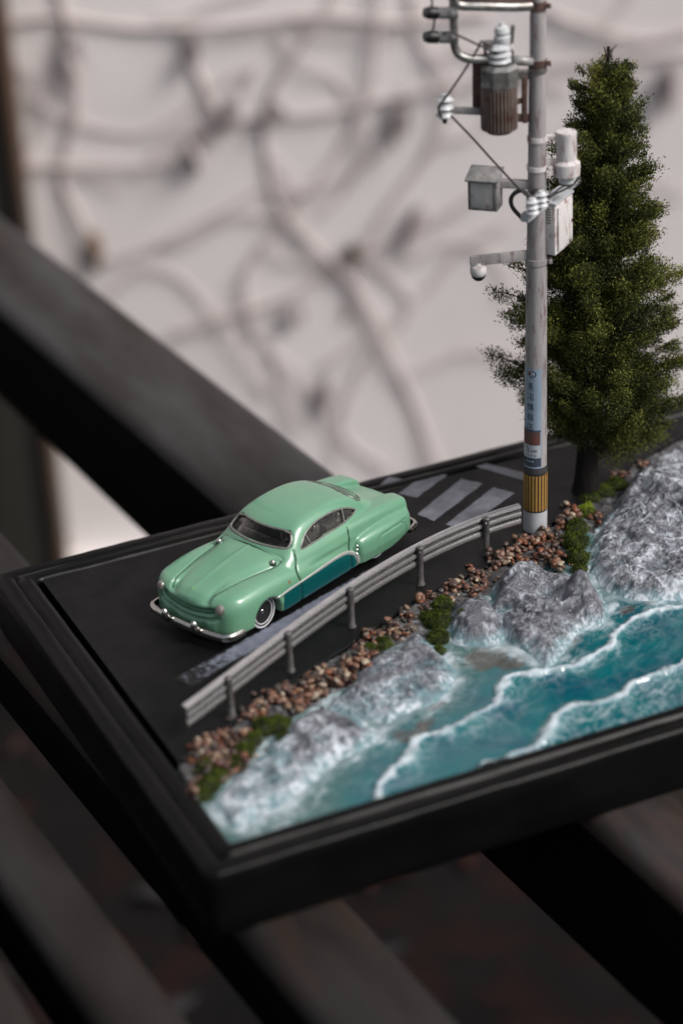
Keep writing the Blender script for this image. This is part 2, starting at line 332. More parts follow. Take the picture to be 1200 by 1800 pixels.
# ---------------------------------------------------------------- display board (profile swept round a rectangle)
BX, BY = 25.0, 15.2
board = empty('display_board', (0, 0, -1.74)); tag(board, 'black painted wooden display board with a moulded rim', 'display board')
def sweep_frame(prof, name, m, wob=0.0):
    V = []; F = []; NS = 60
    # sample points along each side; corners mitred
    ring = []
    for (cx, cy, ex, ey, n) in ((0,0,BX,0,90),(BX,0,BX,BY,50),(BX,BY,0,BY,90),(0,BY,0,0,50)):
        for k in range(n): ring.append((cx+(ex-cx)*k/n, cy+(ey-cy)*k/n, k == 0))
    for (x, y, c) in ring:
        for j, (o, z) in enumerate(prof):
            # inset: squeeze point toward the inside by o on the sides it belongs to
            sx = o+(BX-2*o)*(x/BX); sy = o+(BY-2*o)*(y/BY)
            q = float(vnoise(sx*1.3+j*3.7, sy*1.3, z*2))*wob*min(1, max(0, z+1.2))
            V.append((sx+q, sy+q, z+1.74+float(vnoise(sx*2.1, sy*2.1, 3+j))*wob*.8*(1 if j > 3 else 0)))
    n, k = len(ring), len(prof)
    for i in range(n):
        for j in range(k-1):
            a_ = i*k+j; b_ = ((i+1)%n)*k+j; F.append((a_, b_, b_+1, a_+1))
    return mesh(name, V, F, m, board, True)
prof = [(.5,-1.74),(.12,-1.73),(.03,-1.67),(0,-1.58),(0,-1.1),(0,-.5),(0,-.12),(.03,-.05),(.08,-.02),(.2,0),(.38,.0),(.44,-.02),(.47,-.08),(.52,-.08),(.55,-.01),(.6,.025),(.68,.045),(.77,.045),(.85,.025),(.9,-.02),(.95,-.12),(.97,-.3),(.98,-.6)]
fr = sweep_frame(prof, 'rim', M['black_wood'], .012)
box('base_panel', (BX/2, BY/2, .6), (BX-2.0, BY-2.0, .9), M['black_wood'], board, bev=0)
# ---------------------------------------------------------------- the road
# road edge on the sea side, board coordinates
EDGE = smooth_path([(1.07,4.35),(1.5,4.6),(3.0,5.4),(4.91,6.37),(7.23,7.38),(9.42,8.42),(11.85,9.1),(13.23,9.74),(14.65,10.41),(16.42,11.31),(17.81,12.11),(19.06,12.63),(20.,12.92),(22,13.4),(24.0,13.7)], 8)
ex = np.array([p[0] for p in EDGE]); ey = np.array([p[1] for p in EDGE])
def edge_y(x): return np.interp(x, ex, ey)
N = len(EDGE); V = []; F = []
RB = BY-1.03
for i, p in enumerate(EDGE):
    x = max(1.07, p[0]); V += [(x, p[1], -.35), (x, p[1]+.04, -.03), (x, p[1]+.1, 0), (x, RB, 0)]
for i in range(N-1):
    for j in range(3): F.append((i*4+j, i*4+4+j, i*4+5+j, i*4+1+j))
F.append((0,1,2,3)); V2 = len(V); V += [(1.07, RB, -.35)]; F.append((0, 3, V2))
rd = mesh('road', V, F, M['road'], None, False); tag(rd, kind='structure')
def paint(name, quad, m, z=.006):
    n = 14; V = []; F = []; q = [np.array(p[:2]) for p in quad]
    for i in range(n+1):
        for j in range(n+1):
            u, v = i/n, j/n; p = (q[0]*(1-u)+q[1]*u)*(1-v)+(q[3]*(1-u)+q[2]*u)*v
            if i in (0,n) or j in (0,n): p = p + np.array([float(vnoise(p[0]*9,p[1]*9,1)), float(vnoise(p[0]*9,p[1]*9,8))])*.018
            V.append((p[0], p[1], z))
    for i in range(n):
        for j in range(n): a_ = i*(n+1)+j; F.append((a_, a_+n+1, a_+n+2, a_+1))
    o = mesh(name, V, F, m, rd, False); return o
A_ = lambda x, y: at(x, y)
paint('crossing_stripe', [A_(750,831),A_(786,835),A_(732,875),A_(700,868)], M['line_paint'])
paint('crossing_stripe', [A_(810,842),A_(849,850),A_(762,916),A_(733,904)], M['line_paint'])
paint('crossing_stripe', [A_(866,857),A_(904,867),A_(812,932),A_(783,922)], M['line_paint'])
paint('crossing_stripe', [A_(684,838),A_(706,842),A_(690,856),A_(668,852)], M['line_paint'])
paint('stop_line', [A_(822,816),A_(842,812),A_(935,835),A_(928,847)], M['line_paint'])
# worn edge line parallel to the guardrail: paint rubbed down to the asphalt at both ends and edges
c0 = A_(322,1200)[:2]; c1 = A_(705,982)[:2]; dd = (c1-c0)/np.linalg.norm(c1-c0); nn = np.array([-dd[1], dd[0]])
nu, nv = 260, 26; uu, vv = np.meshgrid(np.linspace(0,1,nu), np.linspace(-1,1,nv), indexing='ij')
PX = c0[0]+(c1-c0)[0]*uu+nn[0]*vv*.31; PY = c0[1]+(c1-c0)[1]*uu+nn[1]*vv*.31
fade = np.clip(uu*3.2, 0, 1)*np.clip((1-uu)*6, 0, 1)*np.clip((1-np.abs(vv))*2.6, 0, 1)
wear = np.clip((.62-fade*.9+.42*fbm(PX*9, PY*9, 3, 4)+.25*fbm(PX*30, PY*30, 5, 2))*2.2, 0, 1)
I = np.arange(nu*nv).reshape(nu, nv); Q = np.stack([I[:-1,:-1], I[1:,:-1], I[1:,1:], I[:-1,1:]], -1).reshape(-1,4)
keep = (wear.ravel()[Q].min(1) < .97); 
o = mesh('edge_line', np.stack([PX.ravel(), PY.ravel(), np.full(PX.size, .006)], 1), Q, M['edge_paint'], rd, False); set_attr(o, 'wear', wear.ravel())
#==END_BASE==
#==CAR==
# ---------------------------------------------------------------- the car: distance field -> surface nets
def smax(a, b, k):
    h = np.clip(.5+.5*(a-b)/k, 0, 1); return b+(a-b)*h+k*h*(1-h)
def smin(a, b, k): return -smax(-a, -b, k)
def cv(x, P):
    q = smooth_path([(a, b, 0) for a, b in P], 8); q = np.array(q); return np.interp(x, q[:,0], q[:,1])
def poly2(x, y, P):
    P = np.array(P, float); d = np.full(np.broadcast(x, y).shape, 1e9); ins = np.zeros(d.shape, bool)
    for i in range(len(P)):
        a, b = P[i], P[(i+1)%len(P)]; e = b-a
        t = np.clip(((x-a[0])*e[0]+(y-a[1])*e[1])/(e@e), 0, 1); d = np.minimum(d, np.hypot(x-a[0]-t*e[0], y-a[1]-t*e[1]))
        c = (a[1] > y) != (b[1] > y); xx = (b[0]-a[0])*(y-a[1])/((b[1]-a[1]) if b[1] != a[1] else 1e-9)+a[0]; ins ^= c & (x < xx)
    return np.where(ins, -d, d)
def nets(Fd, X, Y, Z, keep=None):
    s = Fd < 0; nx, ny, nz = Fd.shape
    c = np.zeros((nx-1, ny-1, nz-1), np.uint8)
    for i in (0,1):
        for j in (0,1):
            for k in (0,1): c += s[i:nx-1+i, j:ny-1+j, k:nz-1+k]
    cell = (c > 0) & (c < 8); idx = np.full(cell.shape, -1, np.int64); ci = np.argwhere(cell); idx[cell] = np.arange(len(ci))
    P = np.zeros((len(ci), 3)); W = np.zeros(len(ci)); I, J, K = ci.T
    for (a, b) in [((i,j,k),(i+di,j+dj,k+dk)) for (di,dj,dk) in ((1,0,0),(0,1,0),(0,0,1)) for i in range(2-di) for j in range(2-dj) for k in range(2-dk)]:
        f0 = Fd[I+a[0], J+a[1], K+a[2]]; f1 = Fd[I+b[0], J+b[1], K+b[2]]; m = (f0 < 0) != (f1 < 0)
        t = np.where(m, f0/np.where(m, f0-f1, 1), 0)
        for ax in range(3): P[:,ax] += np.where(m, a[ax]+t*(b[ax]-a[ax]), 0)
        W += m
    P /= W[:,None]; P += ci; h = X[1]-X[0]; V = np.array([X[0], Y[0], Z[0]])+P*h
    Q = []
    for ax, (u, v) in ((0,(1,2)),(1,(2,0)),(2,(0,1))):
        sl0 = [slice(None)]*3; sl1 = [slice(None)]*3; sl0[ax] = slice(0,-1); sl1[ax] = slice(1,None)
        e = s[tuple(sl0)] != s[tuple(sl1)]; E_ = np.argwhere(e); d0 = s[tuple(sl0)][e]
        ok = (E_[:,u] > 0) & (E_[:,v] > 0) & (E_[:,u] < Fd.shape[u]-1) & (E_[:,v] < Fd.shape[v]-1); E_ = E_[ok]; d0 = d0[ok]
        o = np.zeros((4, 3), int); o[1][u] = -1; o[2][u] = -1; o[2][v] = -1; o[3][v] = -1
        q = np.stack([idx[tuple((E_+o[i]).T)] for i in range(4)], 1); q[~d0] = q[~d0][:, ::-1]; Q.append(q)
    return V, np.concatenate(Q)
def sub_mesh(V, Q, mask):
    Q = Q[mask]; u, inv = np.unique(Q, return_inverse=True); return V[u], inv.reshape(Q.shape)
def relax(V, Q, n=2, lam=.5):
    E_ = np.concatenate([Q[:,[0,1]], Q[:,[1,2]], Q[:,[2,3]], Q[:,[3,0]]])
    for _ in range(n):
        S = np.zeros_like(V); C = np.zeros(len(V))
        for a, b in ((0,1),(1,0)):
            for ax in range(3): S[:,ax] += np.bincount(E_[:,a], V[E_[:,b],ax], len(V))
            C += np.bincount(E_[:,a], minlength=len(V))
        V = V+lam*(S/np.maximum(C,1)[:,None]-V)
    return V
H = .024
XX = np.arange(-.16, 7.62, H); YY = np.arange(-2*H, 1.62, H); ZZ = np.arange(.05, 2.16, H)
x, y, z = np.meshgrid(XX, YY, ZZ, indexing='ij', sparse=True); ay = np.abs(y)
def lower(x, ay, z):
    Wu = cv(x, [(-.2,.9),(2.0,1.18),(2.6,1.25),(3.6,1.29),(4.6,1.30),(5.6,1.31),(6.6,1.26),(7.4,1.15)])
    Wb = cv(x, [(-.2,1.30),(.3,1.36),(.8,1.42),(1.5,1.45),(3,1.42),(4.4,1.39),(5.2,1.38),(7.4,1.25)])
    Wc = cv(x, [(4.6,1.40),(5.1,1.5),(5.8,1.53),(6.5,1.48),(7.1,1.36),(7.5,1.26)])
    Wh = cv(x, [(-.2,.30),(.05,.48),(.3,.62),(.8,.72),(1.6,.86),(2.4,1.02),(3,1.1),(7.5,1.0)])
    Th = cv(x, [(-.2,.85),(.0,.93),(.15,1.03),(.4,1.13),(.9,1.25),(1.6,1.36),(2.3,1.42),(2.8,1.44),(5.0,1.44),(5.7,1.38),(6.3,1.24),(6.9,1.03),(7.3,.85),(7.6,.65)])
    Tu = cv(x, [(-.2,.7),(1.6,.95),(2.0,1.12),(2.5,1.27),(3,1.33),(3.8,1.35),(4.8,1.37),(5.6,1.36),(6.3,1.30),(6.9,1.2),(7.2,1.08),(7.6,.8)])
    Tb = cv(x, [(-.2,.98),(.05,1.05),(.3,1.12),(.8,1.18),(1.5,1.22),(2.2,1.2),(2.8,1.13),(3.5,1.04),(4.2,.93),(4.7,.84),(5.1,.78),(6,.7),(7.6,.6)])
    Tc = cv(x, [(4.6,.9),(5,.98),(5.6,1.03),(6.3,1.02),(6.9,.96),(7.3,.84),(7.6,.7)])
    nose = (.10+.26*np.clip(ay/1.35,0,2)**2.6+.05*np.clip((z-.85),0,1)) - x
    tail = x-(7.32-.30*np.clip(ay/1.35,0,2)**2.4-.16*np.clip((.55-z)/.4,0,1)**2)
    zb = .26+.22*np.clip((x-6.0)/1.3,0,1)**1.5; 
    hood = smax(smax(ay-Wh, z-(Th-.10*ay**2+.014*np.exp(-(ay/.05)**2)), .34), nose*.9, .3)
    hood = smax(hood, tail, .22)
    up = smax(smax(ay-(Wu-.10*np.clip(z-.9,0,1)), z-Tu, .2), .6-ay, .1); up = smax(up, tail, .16)
    b = smax(smax(ay-(Wb-.05*np.clip(.5-z,0,1)**2*4), z-Tb, .36), .62-ay, .1); b = smax(smax(b, nose, .36), tail+.1, .2)
    c = smax(smax(ay-(Wc-.25*np.clip(.55-z,0,1)), z-Tc, .26), .6-ay, .1); c = smax(c, 4.86-.1*(z-.6)-x, .16); c = smax(c, tail, .2)
    core = smax(smax(smax(ay-1.2, z-.95, .2), nose+.03, .1), tail+.05, .1)
    d = smin(hood, b, .10); d = smin(d, up, .07); d = smin(d, core, .05); d = smin(d, c, .035)
    # grille mouth: a smile-shaped slot with bars and a lower pan
    zs = .74+.10*(ay/.8)**2
    nx_ = -nose; slot = smax(smax(np.abs(z-zs+.0)-.07, ay-.86, .05), nx_-.20, .05); d = smax(d, -slot, .05)
    slot2 = smax(smax(np.abs(z-zs+.20)-.03, ay-1.0, .03), nx_-.09, .03); d = smax(d, -slot2, .04)
    bar = smax(smax(np.abs(z-zs+.01)-.025, ay-.80, .04), smax(.09-nx_, nx_-.3, .02), .03); d = smin(d, bar, .03)
    d = smax(d, zb-z, .08)
    d = smax(smax(d, nose, .10), tail-.01, .08)
    # wheel openings
    wa = np.hypot((x-1.52)/1.02, z-.36)-.465; wa = smax(wa, .80-ay, .03); d = smax(d, -wa, .035)
    lip = np.hypot((x-1.52)/1.02, z-.40)-.50; 
    wr = np.hypot(x-5.85, z-.42)-.5; wr = smax(wr, smax(.6-ay, ay-1.2, .02), .02); d = smax(d, -wr, .02)
    # raised skirt panel
    sk = smax(smax(smax(np.abs(x-6.1-.25*(z-.6))-.55, .2-z, .05), z-.82, .09), 1.2-ay, .1)
    d = d+np.where(ay > 1.25, .03*np.exp(-(sk/.022)**2), 0)
    return d
def grooves(x, ay, z):
    g = 0
    xd = 2.72+.22*np.clip(z-.85,0,.6)-.16*np.clip(z-1.12,0,.5)*0-.10*np.exp(-((z-1.0)/.16)**2)
    g = g+.042*np.exp(-((x-xd)/.022)**2)*((z < 1.42) & (ay > .85))
    xr = 4.62+.12*np.clip(z-.6,0,1)
    g = g+.042*np.exp(-((x-xr)/.022)**2)*((z < 1.30) & (ay > .9))
    ys = cv(x, [(-.1,.60),(.3,.66),(.8,.74),(1.6,.88),(2.3,1.0),(2.8,1.08)])
    g = g+.026*np.exp(-((ay-ys)/.024)**2)*((x < 2.55) & (x > .3) & (z > .9))
    g = g+.03*np.exp(-((x-2.42-.0-.16*(1-ay**2)*-1*0-.12*ay**2)/.024)**2)*((z > 1.1) & (ay < 1.03))*1.0
    return g
def house(x, ay, z):
    k = np.clip((4.1-x)/1.2, -1, 1); xe = x-.16*ay**2*k
    Pg = cv(xe, [(1.9,1.0),(2.28,1.32),(2.48,1.46),(2.78,1.69),(3.02,1.84),(3.35,1.94),(3.9,1.985),(4.5,1.975),(5.0,1.91),(5.45,1.78),(5.85,1.58),(6.2,1.34),(6.6,.95),(7.2,.2),(8,-.6)])
    Wg = cv(x, [(1.9,1.02),(2.6,1.15),(3.3,1.19),(4.2,1.19),(4.9,1.14),(5.5,1.03),(6.1,.84),(6.5,.66)])
    return smax(smax(z-(Pg-.055*ay**2), ay-(Wg-.46*(z-1.34)), .19), 1.0-z, .1)
D0 = smin(lower(x, ay, z), house(x, ay, z), .07)
D0 = D0*.9
hood_d = D0.copy()
D = D0+grooves(x, ay, z)
# windows
SIDE_WIN = [(p[0], p[1]) for p in smooth_path([(3.10,1.375,0),(3.2,1.53,0),(3.42,1.67,0),(3.85,1.765,0),(4.4,1.765,0),(4.85,1.69,0),(5.15,1.57,0),(5.27,1.485,0),(5.1,1.44,0),(4.7,1.41,0),(3.9,1.395,0)], 5, True)]
FW2 = lambda y_, z_: smax(smax(np.abs(y_)-(1.03-.62*(z_-1.5)), z_-1.765, .10), 1.475-z_, .08)
RW2 = lambda y_, z_: smax(smax(np.abs(y_)-(.93-.7*(z_-1.5)), z_-(1.82-.10*y_**2), .12), (1.58-.05*y_**2)-z_, .1)
sw = poly2(x[:, :, 0], z[0, 0, :][None, :] if False else z.reshape(1, -1), SIDE_WIN)[:, None, :]
fwm = np.maximum(FW2(y, z), x-3.45); rwm = np.maximum(RW2(y, z), 4.55-x)
swm = np.maximum(sw, .62-ay)
win = np.minimum(np.minimum(fwm, rwm), swm)
cav = np.maximum(np.maximum(D0+.085, 1.12-z), np.maximum(2.4-x, x-6.1))
solid = np.maximum(D, -cav); solid = np.maximum(solid, -np.maximum(win, np.maximum(1.12-z, 0*x)))
def mirror(Vh, Qh):
    # half mesh from the y >= -h side: drop faces beyond y<0, snap and mirror
    cy = Vh[Qh][:, :, 1]; m = (cy > -1e-9).sum(1) >= 2; Qh = Qh[m]
    V1 = Vh.copy(); V1[:, 1] = np.where(V1[:,1] < H*.5, 0, V1[:,1]); V2 = V1.copy(); V2[:,1] *= -1
    Vf = np.concatenate([V1, V2]); Qf = np.concatenate([Qh, Qh[:, ::-1]+len(V1)])
    # weld on the centre line
    mid = np.where(V1[:,1] == 0)[0]; remap = np.arange(len(Vf)); remap[mid+len(V1)] = mid; Qf = remap[Qf]
    u, inv = np.unique(Qf, return_inverse=True); Vf = Vf[u]; Qf = inv.reshape(Qf.shape)
    deg = (Qf[:,0] == Qf[:,1]) | (Qf[:,1] == Qf[:,2]) | (Qf[:,2] == Qf[:,3]) | (Qf[:,3] == Qf[:,0]); return Vf, Qf[~deg]
# full-width grid by mirroring samples keeps the seam clean
def full(Fh): return np.concatenate([Fh[:, :1:-1], Fh[:, 2:]], 1)[:, :, :] if False else np.concatenate([Fh[:, :2:-1], Fh[:, 2:]], 1)
YF = np.concatenate([-YY[:2:-1], YY[2:]])
SC_CAR = 1.0
car = empty("toy_car", (3.29, 9.58, 0.0), R(23.5)); car.scale = (1.03, 1.025, 1.10); tag(car, 'mint green chopped fifties toy coupe with dark teal lower doors parked on the black road', 'toy car')
V, Q = nets(full(solid), XX, YF, ZZ); V = relax(V, Q, 2, .45)
mesh('body', V, Q, M['green'], car)
def dval(p):   # outer skin (no grooves) at points
    p = np.atleast_2d(p); X_, Y_, Z_ = p[:,0], np.abs(p[:,1]), p[:,2]
    return np.minimum(1e9, smin(lower(X_, Y_, Z_), house(X_, Y_, Z_), .07))
def skin_y(px, pz, off=0.0):
    px = np.asarray(px, float); pz = np.asarray(pz, float); lo = np.full(px.shape, .5); hi = np.full(px.shape, 1.7)
    for _ in range(22):
        m = (lo+hi)/2; d = dval(np.stack([px, m, pz], 1))-off; lo = np.where(d < 0, m, lo); hi = np.where(d < 0, hi, m)
    return lo
def skin_z(px, py, off=0.0):
    px = np.asarray(px, float); py = np.asarray(py, float); lo = np.full(px.shape, .6); hi = np.full(px.shape, 2.2)
    for _ in range(22):
        m = (lo+hi)/2; d = dval(np.stack([px, py, m], 1))-off; lo = np.where(d < 0, m, lo); hi = np.where(d < 0, hi, m)
    return lo
def skin_x(py, pz, front=True, off=0.0):
    py = np.asarray(py, float); pz = np.asarray(pz, float)
    lo = np.full(py.shape, 3.8); hi = np.full(py.shape, -.3 if front else 7.9)
    for _ in range(24):
        m = (lo+hi)/2; d = dval(np.stack([m, py, pz], 1))-off; lo = np.where(d < 0, m, lo); hi = np.where(d < 0, hi, m)
    return lo
# glass: the skin set back a little, cut to the openings
gf = D0+.03; V, Q = nets(full(gf), XX, YF, ZZ); c = V[Q].mean(1); c2 = np.abs(c[:,1])
fm = (np.maximum(FW2(c[:,1], c[:,2]), c[:,0]-3.45) < .03); rm = (np.maximum(RW2(c[:,1], c[:,2]), 4.55-c[:,0]) < .03)
sm = (poly2(c[:,0], c[:,2], SIDE_WIN) < .03) & (c2 > .55)
for nm, mk in (('windshield', fm), ('rear_window', rm), ('side_window', sm & (c[:,1] < 0)), ('side_window', sm & (c[:,1] > 0))):
    v_, q_ = sub_mesh(V, Q, mk); v_ = relax(v_, q_, 1, .3); o = mesh(nm, v_, q_, M['glass'], car)
    s_ = o.modifiers.new('thickness', 'SOLIDIFY'); s_.thickness = .02; s_.offset = -1
# rims round the openings
def gasket(name, pts, r=.022, m='gasket'): return tube(name, pts, r, M[m], car, 8, True)
th = np.linspace(0, 1, 64, endpoint=False)
def contour2(fn, c0, n=72):
    out = []
    for a0 in np.linspace(0, 2*math.pi, n, endpoint=False):
        lo, hi = 0, 1.6
        for _ in range(24):
            m_ = (lo+hi)/2
            if float(fn(c0[0]+m_*math.cos(a0), c0[1]+m_*math.sin(a0))) < 0: lo = m_
            else: hi = m_
        out.append((c0[0]+lo*math.cos(a0), c0[1]+lo*math.sin(a0)))
    # even spacing
    out.append(out[0]); P = np.array(out); s_ = np.r_[0, np.cumsum(np.hypot(*np.diff(P, axis=0).T))]; t_ = np.linspace(0, s_[-1], n, endpoint=False)
    return np.stack([np.interp(t_, s_, P[:,0]), np.interp(t_, s_, P[:,1])], 1)
K_ = contour2(FW2, (0,1.65)); X_ = skin_x(K_[:,0], K_[:,1]); gasket('windshield_frame', np.stack([X_+.02, K_[:,0], K_[:,1]], 1), .034)
K_ = contour2(RW2, (0,1.7)); X_ = skin_x(K_[:,0], K_[:,1], False); gasket('rear_window_frame', np.stack([X_-.02, K_[:,0], K_[:,1]], 1), .022)
SWp = np.array(SIDE_WIN)
for s in (-1, 1):
    Y_ = skin_y(SWp[:,0], SWp[:,1]); gasket('side_window_frame', np.stack([SWp[:,0], s*(Y_-.02), SWp[:,1]], 1), .026)
    # divider bars of the side glass
    for (xa, xb, w_) in ((3.42,3.34,.035),(4.72,4.80,.05)):
        zt = 1.40 if xa > 4 else 1.40; zz = np.linspace(1.39, 1.73 if xa > 4 else 1.64, 9); xx = np.linspace(xa, xb, 9)
        Y_ = skin_y(xx, zz); tube('window_divider', np.stack([xx, s*(Y_-.035), zz], 1), w_, M['gasket'], car, 8, False, (1,.5))
# teal lower side, set proud of the skin, and its silver sweep
TRIM = [(1.98,.70),(2.3,.715),(2.8,.735),(3.3,.755),(3.8,.765),(4.2,.755),(4.5,.715),(4.72,.62),(4.84,.48),(4.86,.33)]
TR = np.array(smooth_path([(a,b,0) for a,b in TRIM], 6))[:, :2]
PAN = [(2.02,.1)]+[(2.06,.71)]+[(a,b+.03) for a,b in TR if a > 2.1 and a < 4.8]+[(4.70,.60),(4.80,.42),(4.72,.27),(4.5,.1)]
gf = D0-.012+grooves(x, ay, z)*.9; V, Q = nets(full(gf), XX, YF, ZZ); c = V[Q].mean(1)
pm = (poly2(c[:,0], c[:,2], PAN) < 0) & (np.abs(c[:,1]) > 1.15) & (c[:,2] > .24)
for s in (-1, 1):
    v_, q_ = sub_mesh(V, Q, pm & (c[:,1]*s > 0)); v_ = relax(v_, q_, 2, .4); mesh('teal_side_panel', v_, q_, M['teal'], car)
    T2 = np.array(smooth_path([(1.42,.685,0),(1.7,.70,0),(1.98,.72,0)]+[(a,b+.03,0) for a,b in TRIM[1:]], 6))[:, :2]
    Y_ = skin_y(T2[:,0], T2[:,1]); rr = np.interp(T2[:,0], [1.48,1.6,3,4.3,5], [.014,.03,.036,.06,.065])
    tube('trim_strip', np.stack([T2[:,0], s*(Y_+.003), T2[:,1]], 1), rr, M['silver_paint'], car, 10, False, (1,.55))
    # front part of the door sill line
    xs = np.linspace(2.76, 4.72, 14); zs_ = np.full(14, .33); Y_ = skin_y(xs, zs_); tube('sill_line', np.stack([xs, s*(Y_+.008), zs_+.03*np.sin((xs-2.7)*1.2)*0], 1), .012, M['teal'], car, 6)
# dark wash in the panel gaps
def gap(pts, r_=.011, mirror_=True):
    for s in ((-1, 1) if mirror_ else (1,)):
        tube('panel_gap', [(p[0], s*p[1], p[2]) for p in pts], r_, M['seam'], car, 5)
zz = np.linspace(.36, 1.36, 22); xd_ = 2.72+.22*np.clip(zz-.85,0,.6)-.10*np.exp(-((zz-1.0)/.16)**2); gap(np.stack([xd_, skin_y(xd_, zz)-.022, zz], 1))
zz = np.linspace(.36, 1.27, 20); xr_ = 4.62+.12*np.clip(zz-.6,0,1); gap(np.stack([xr_, skin_y(xr_, zz)-.022, zz], 1))
xs = np.linspace(.42, 2.5, 24); ys_ = cv(xs, [(-.1,.60),(.3,.66),(.8,.74),(1.6,.88),(2.3,1.0),(2.8,1.08)]); gap(np.stack([xs, ys_, skin_z(xs, ys_)-.018], 1), .009)
th_ = np.linspace(-1.02, 1.02, 25); xs = 2.42+.04*th_**2; gap(np.stack([xs-.12*th_**2*0+.0, th_, skin_z(xs, th_)-.012], 1), .010, False)
SK = [(5.58,.24),(5.62,.5),(5.70,.72),(5.84,.80),(6.2,.81),(6.5,.80),(6.66,.74),(6.70,.55),(6.66,.40)]; SKp = np.array(smooth_path([(a_, b_, 0) for a_, b_ in SK], 5)); gap(np.stack([SKp[:,0], skin_y(SKp[:,0], SKp[:,1])-.008, SKp[:,1]], 1), .010)
yy = np.linspace(-.84, .84, 25); zs_ = .74+.10*(yy/.8)**2; gap(np.stack([skin_x(yy, zs_+.07)+.06, yy, zs_+.055], 1), .016, False)
yy = np.linspace(-.98, .98, 25); zs_ = .54+.10*(yy/.8)**2; gap(np.stack([skin_x(yy, zs_+.04)+.05, yy, zs_], 1), .014, False)
# chrome teeth in front of the rear fender
for s in (-1, 1):
    for k in range(3):
        zc = .62+.1*k; yc = float(skin_y([4.84],[zc])[0])
        lathe('chrome_tooth', (4.80+.01*k, s*(1.415), zc), [(.004,-.03),(.03,-.015),(.034,.01),(.004,.035)], M['chrome'], car, (-.4, s, .1), 10)
# headlights
for s in (-1, 1):
    hx = float(skin_x([1.0],[.92])[0])+.0; hl = lathe('headlight', (hx+.05, s*1.0, .92), [(.125,-.02),(.128,.04),(.115,.075),(.105,.08)], M['gasket'], car, (-1, s*.22, .12), 24)
    d_ = Vector((-1, s*.22, .12)).normalized(); lathe('lens', Vector((hx+.05, s*1.0, .92))+d_*.07, [(.106,0),(.095,.02),(.06,.03),(.02,.034)], M['lamp_lens'], hl, d_, 24)
    # spot lamps on the cowl
    zc = float(skin_z([2.28],[.90])[0]); sp = lathe('spot_lamp', (2.28, s*.92, zc-.03), [(.085,0),(.09,.03),(.06,.05),(.04,.06)], M['seam'], car, (0,0,1), 16)
    lathe('chrome_cap', (2.28, s*.92, zc+.0), [(.055,0),(.07,.03),(.066,.06),(.045,.085),(.012,.095)], M['chrome'], sp, (-.25,0,1), 18)
    # orange mark behind the front wheel
    yc = float(skin_y([2.3],[.93])[0]); box('orange_emblem', (2.3, s*(yc+.0), .93), (.045,.02,.085), M['orange'], car, bev=.006)
    # tail lamp
    tx = float(skin_x([1.12],[.86], False)[0]); lathe('tail_lamp', (tx-.04, s*1.12, .86), [(.07,0),(.075,.05),(.05,.08),(.01,.09)], M['chrome'], car, (1, s*.2, 0), 14)
# nose emblem
zc = float(skin_z([.38],[0])[0]); box('nose_ornament', (.40, 0, zc+.0), (.10,.05,.03), M['yellowish'], car, bev=.012, mtx=Matrix.Rotation(-.22,4,'Y'))
# bumpers
def bumper(name, sgn):
    pl = [(.03,0),(.035,.4),(.06,.8),(.11,1.1),(.17,1.25),(.27,1.33),(.45,1.37),(.66,1.385)]
    pl = [(a_, -b_) for a_, b_ in pl[:0:-1]]+pl
    P = [Vector(((p[0] if sgn < 0 else 7.36-p[0]*.8), p[1], (.34 if sgn < 0 else .42))) for p in smooth_path([(a_, b_, 0) for a_, b_ in pl], 4)]
    bm = bmesh.new(); sec = [(-.04,-.10),(-.075,-.075),(-.08,-.01),(-.07,.045),(-.04,.075),(-.0,.085),(.03,.08),(.03,-.10)]
    rings = []; n_ = len(P)
    for i, p in enumerate(P):
        t = (P[min(i+1,n_-1)]-P[max(i-1,0)]).normalized(); n = Vector((-t.y, t.x, 0)); n = -n if n.dot(Vector((3.7-p.x, -p.y*.3, 0))) > 0 else n
        k = 1.0-.35*min(1, max(0, abs(i-(n_-1)/2)/((n_-1)/2)-.72)/.28)
        rings.append([bm.verts.new(Vector(p)+n*(-a_)+Vector((0,0,b_*k))) for a_, b_ in sec])
    for a_, b_ in zip(rings, rings[1:]):
        for k in range(8): bm.faces.new((a_[k], a_[(k+1)%8], b_[(k+1)%8], b_[k]))
    bm.faces.new(rings[0][::-1]); bm.faces.new(rings[-1])
    return from_bm(name, bm, M['chrome'], car, True, 40)
fb = bumper('front_bumper', -1)
for s in (-1, 1):
    bm = bmesh.new(); r_ = bmesh.ops.create_uvsphere(bm, u_segments=18, v_segments=12, radius=1)['verts']
    bmesh.ops.transform(bm, matrix=Matrix.Translation((-.09, s*.50, .47)) @ Matrix.Rotation(-.35,4,'Y') @ Matrix.Diagonal((.12,.105,.20,1)), verts=r_); o = from_bm('overrider', bm, M['chrome'], fb)
rb = bumper('rear_bumper', 1)
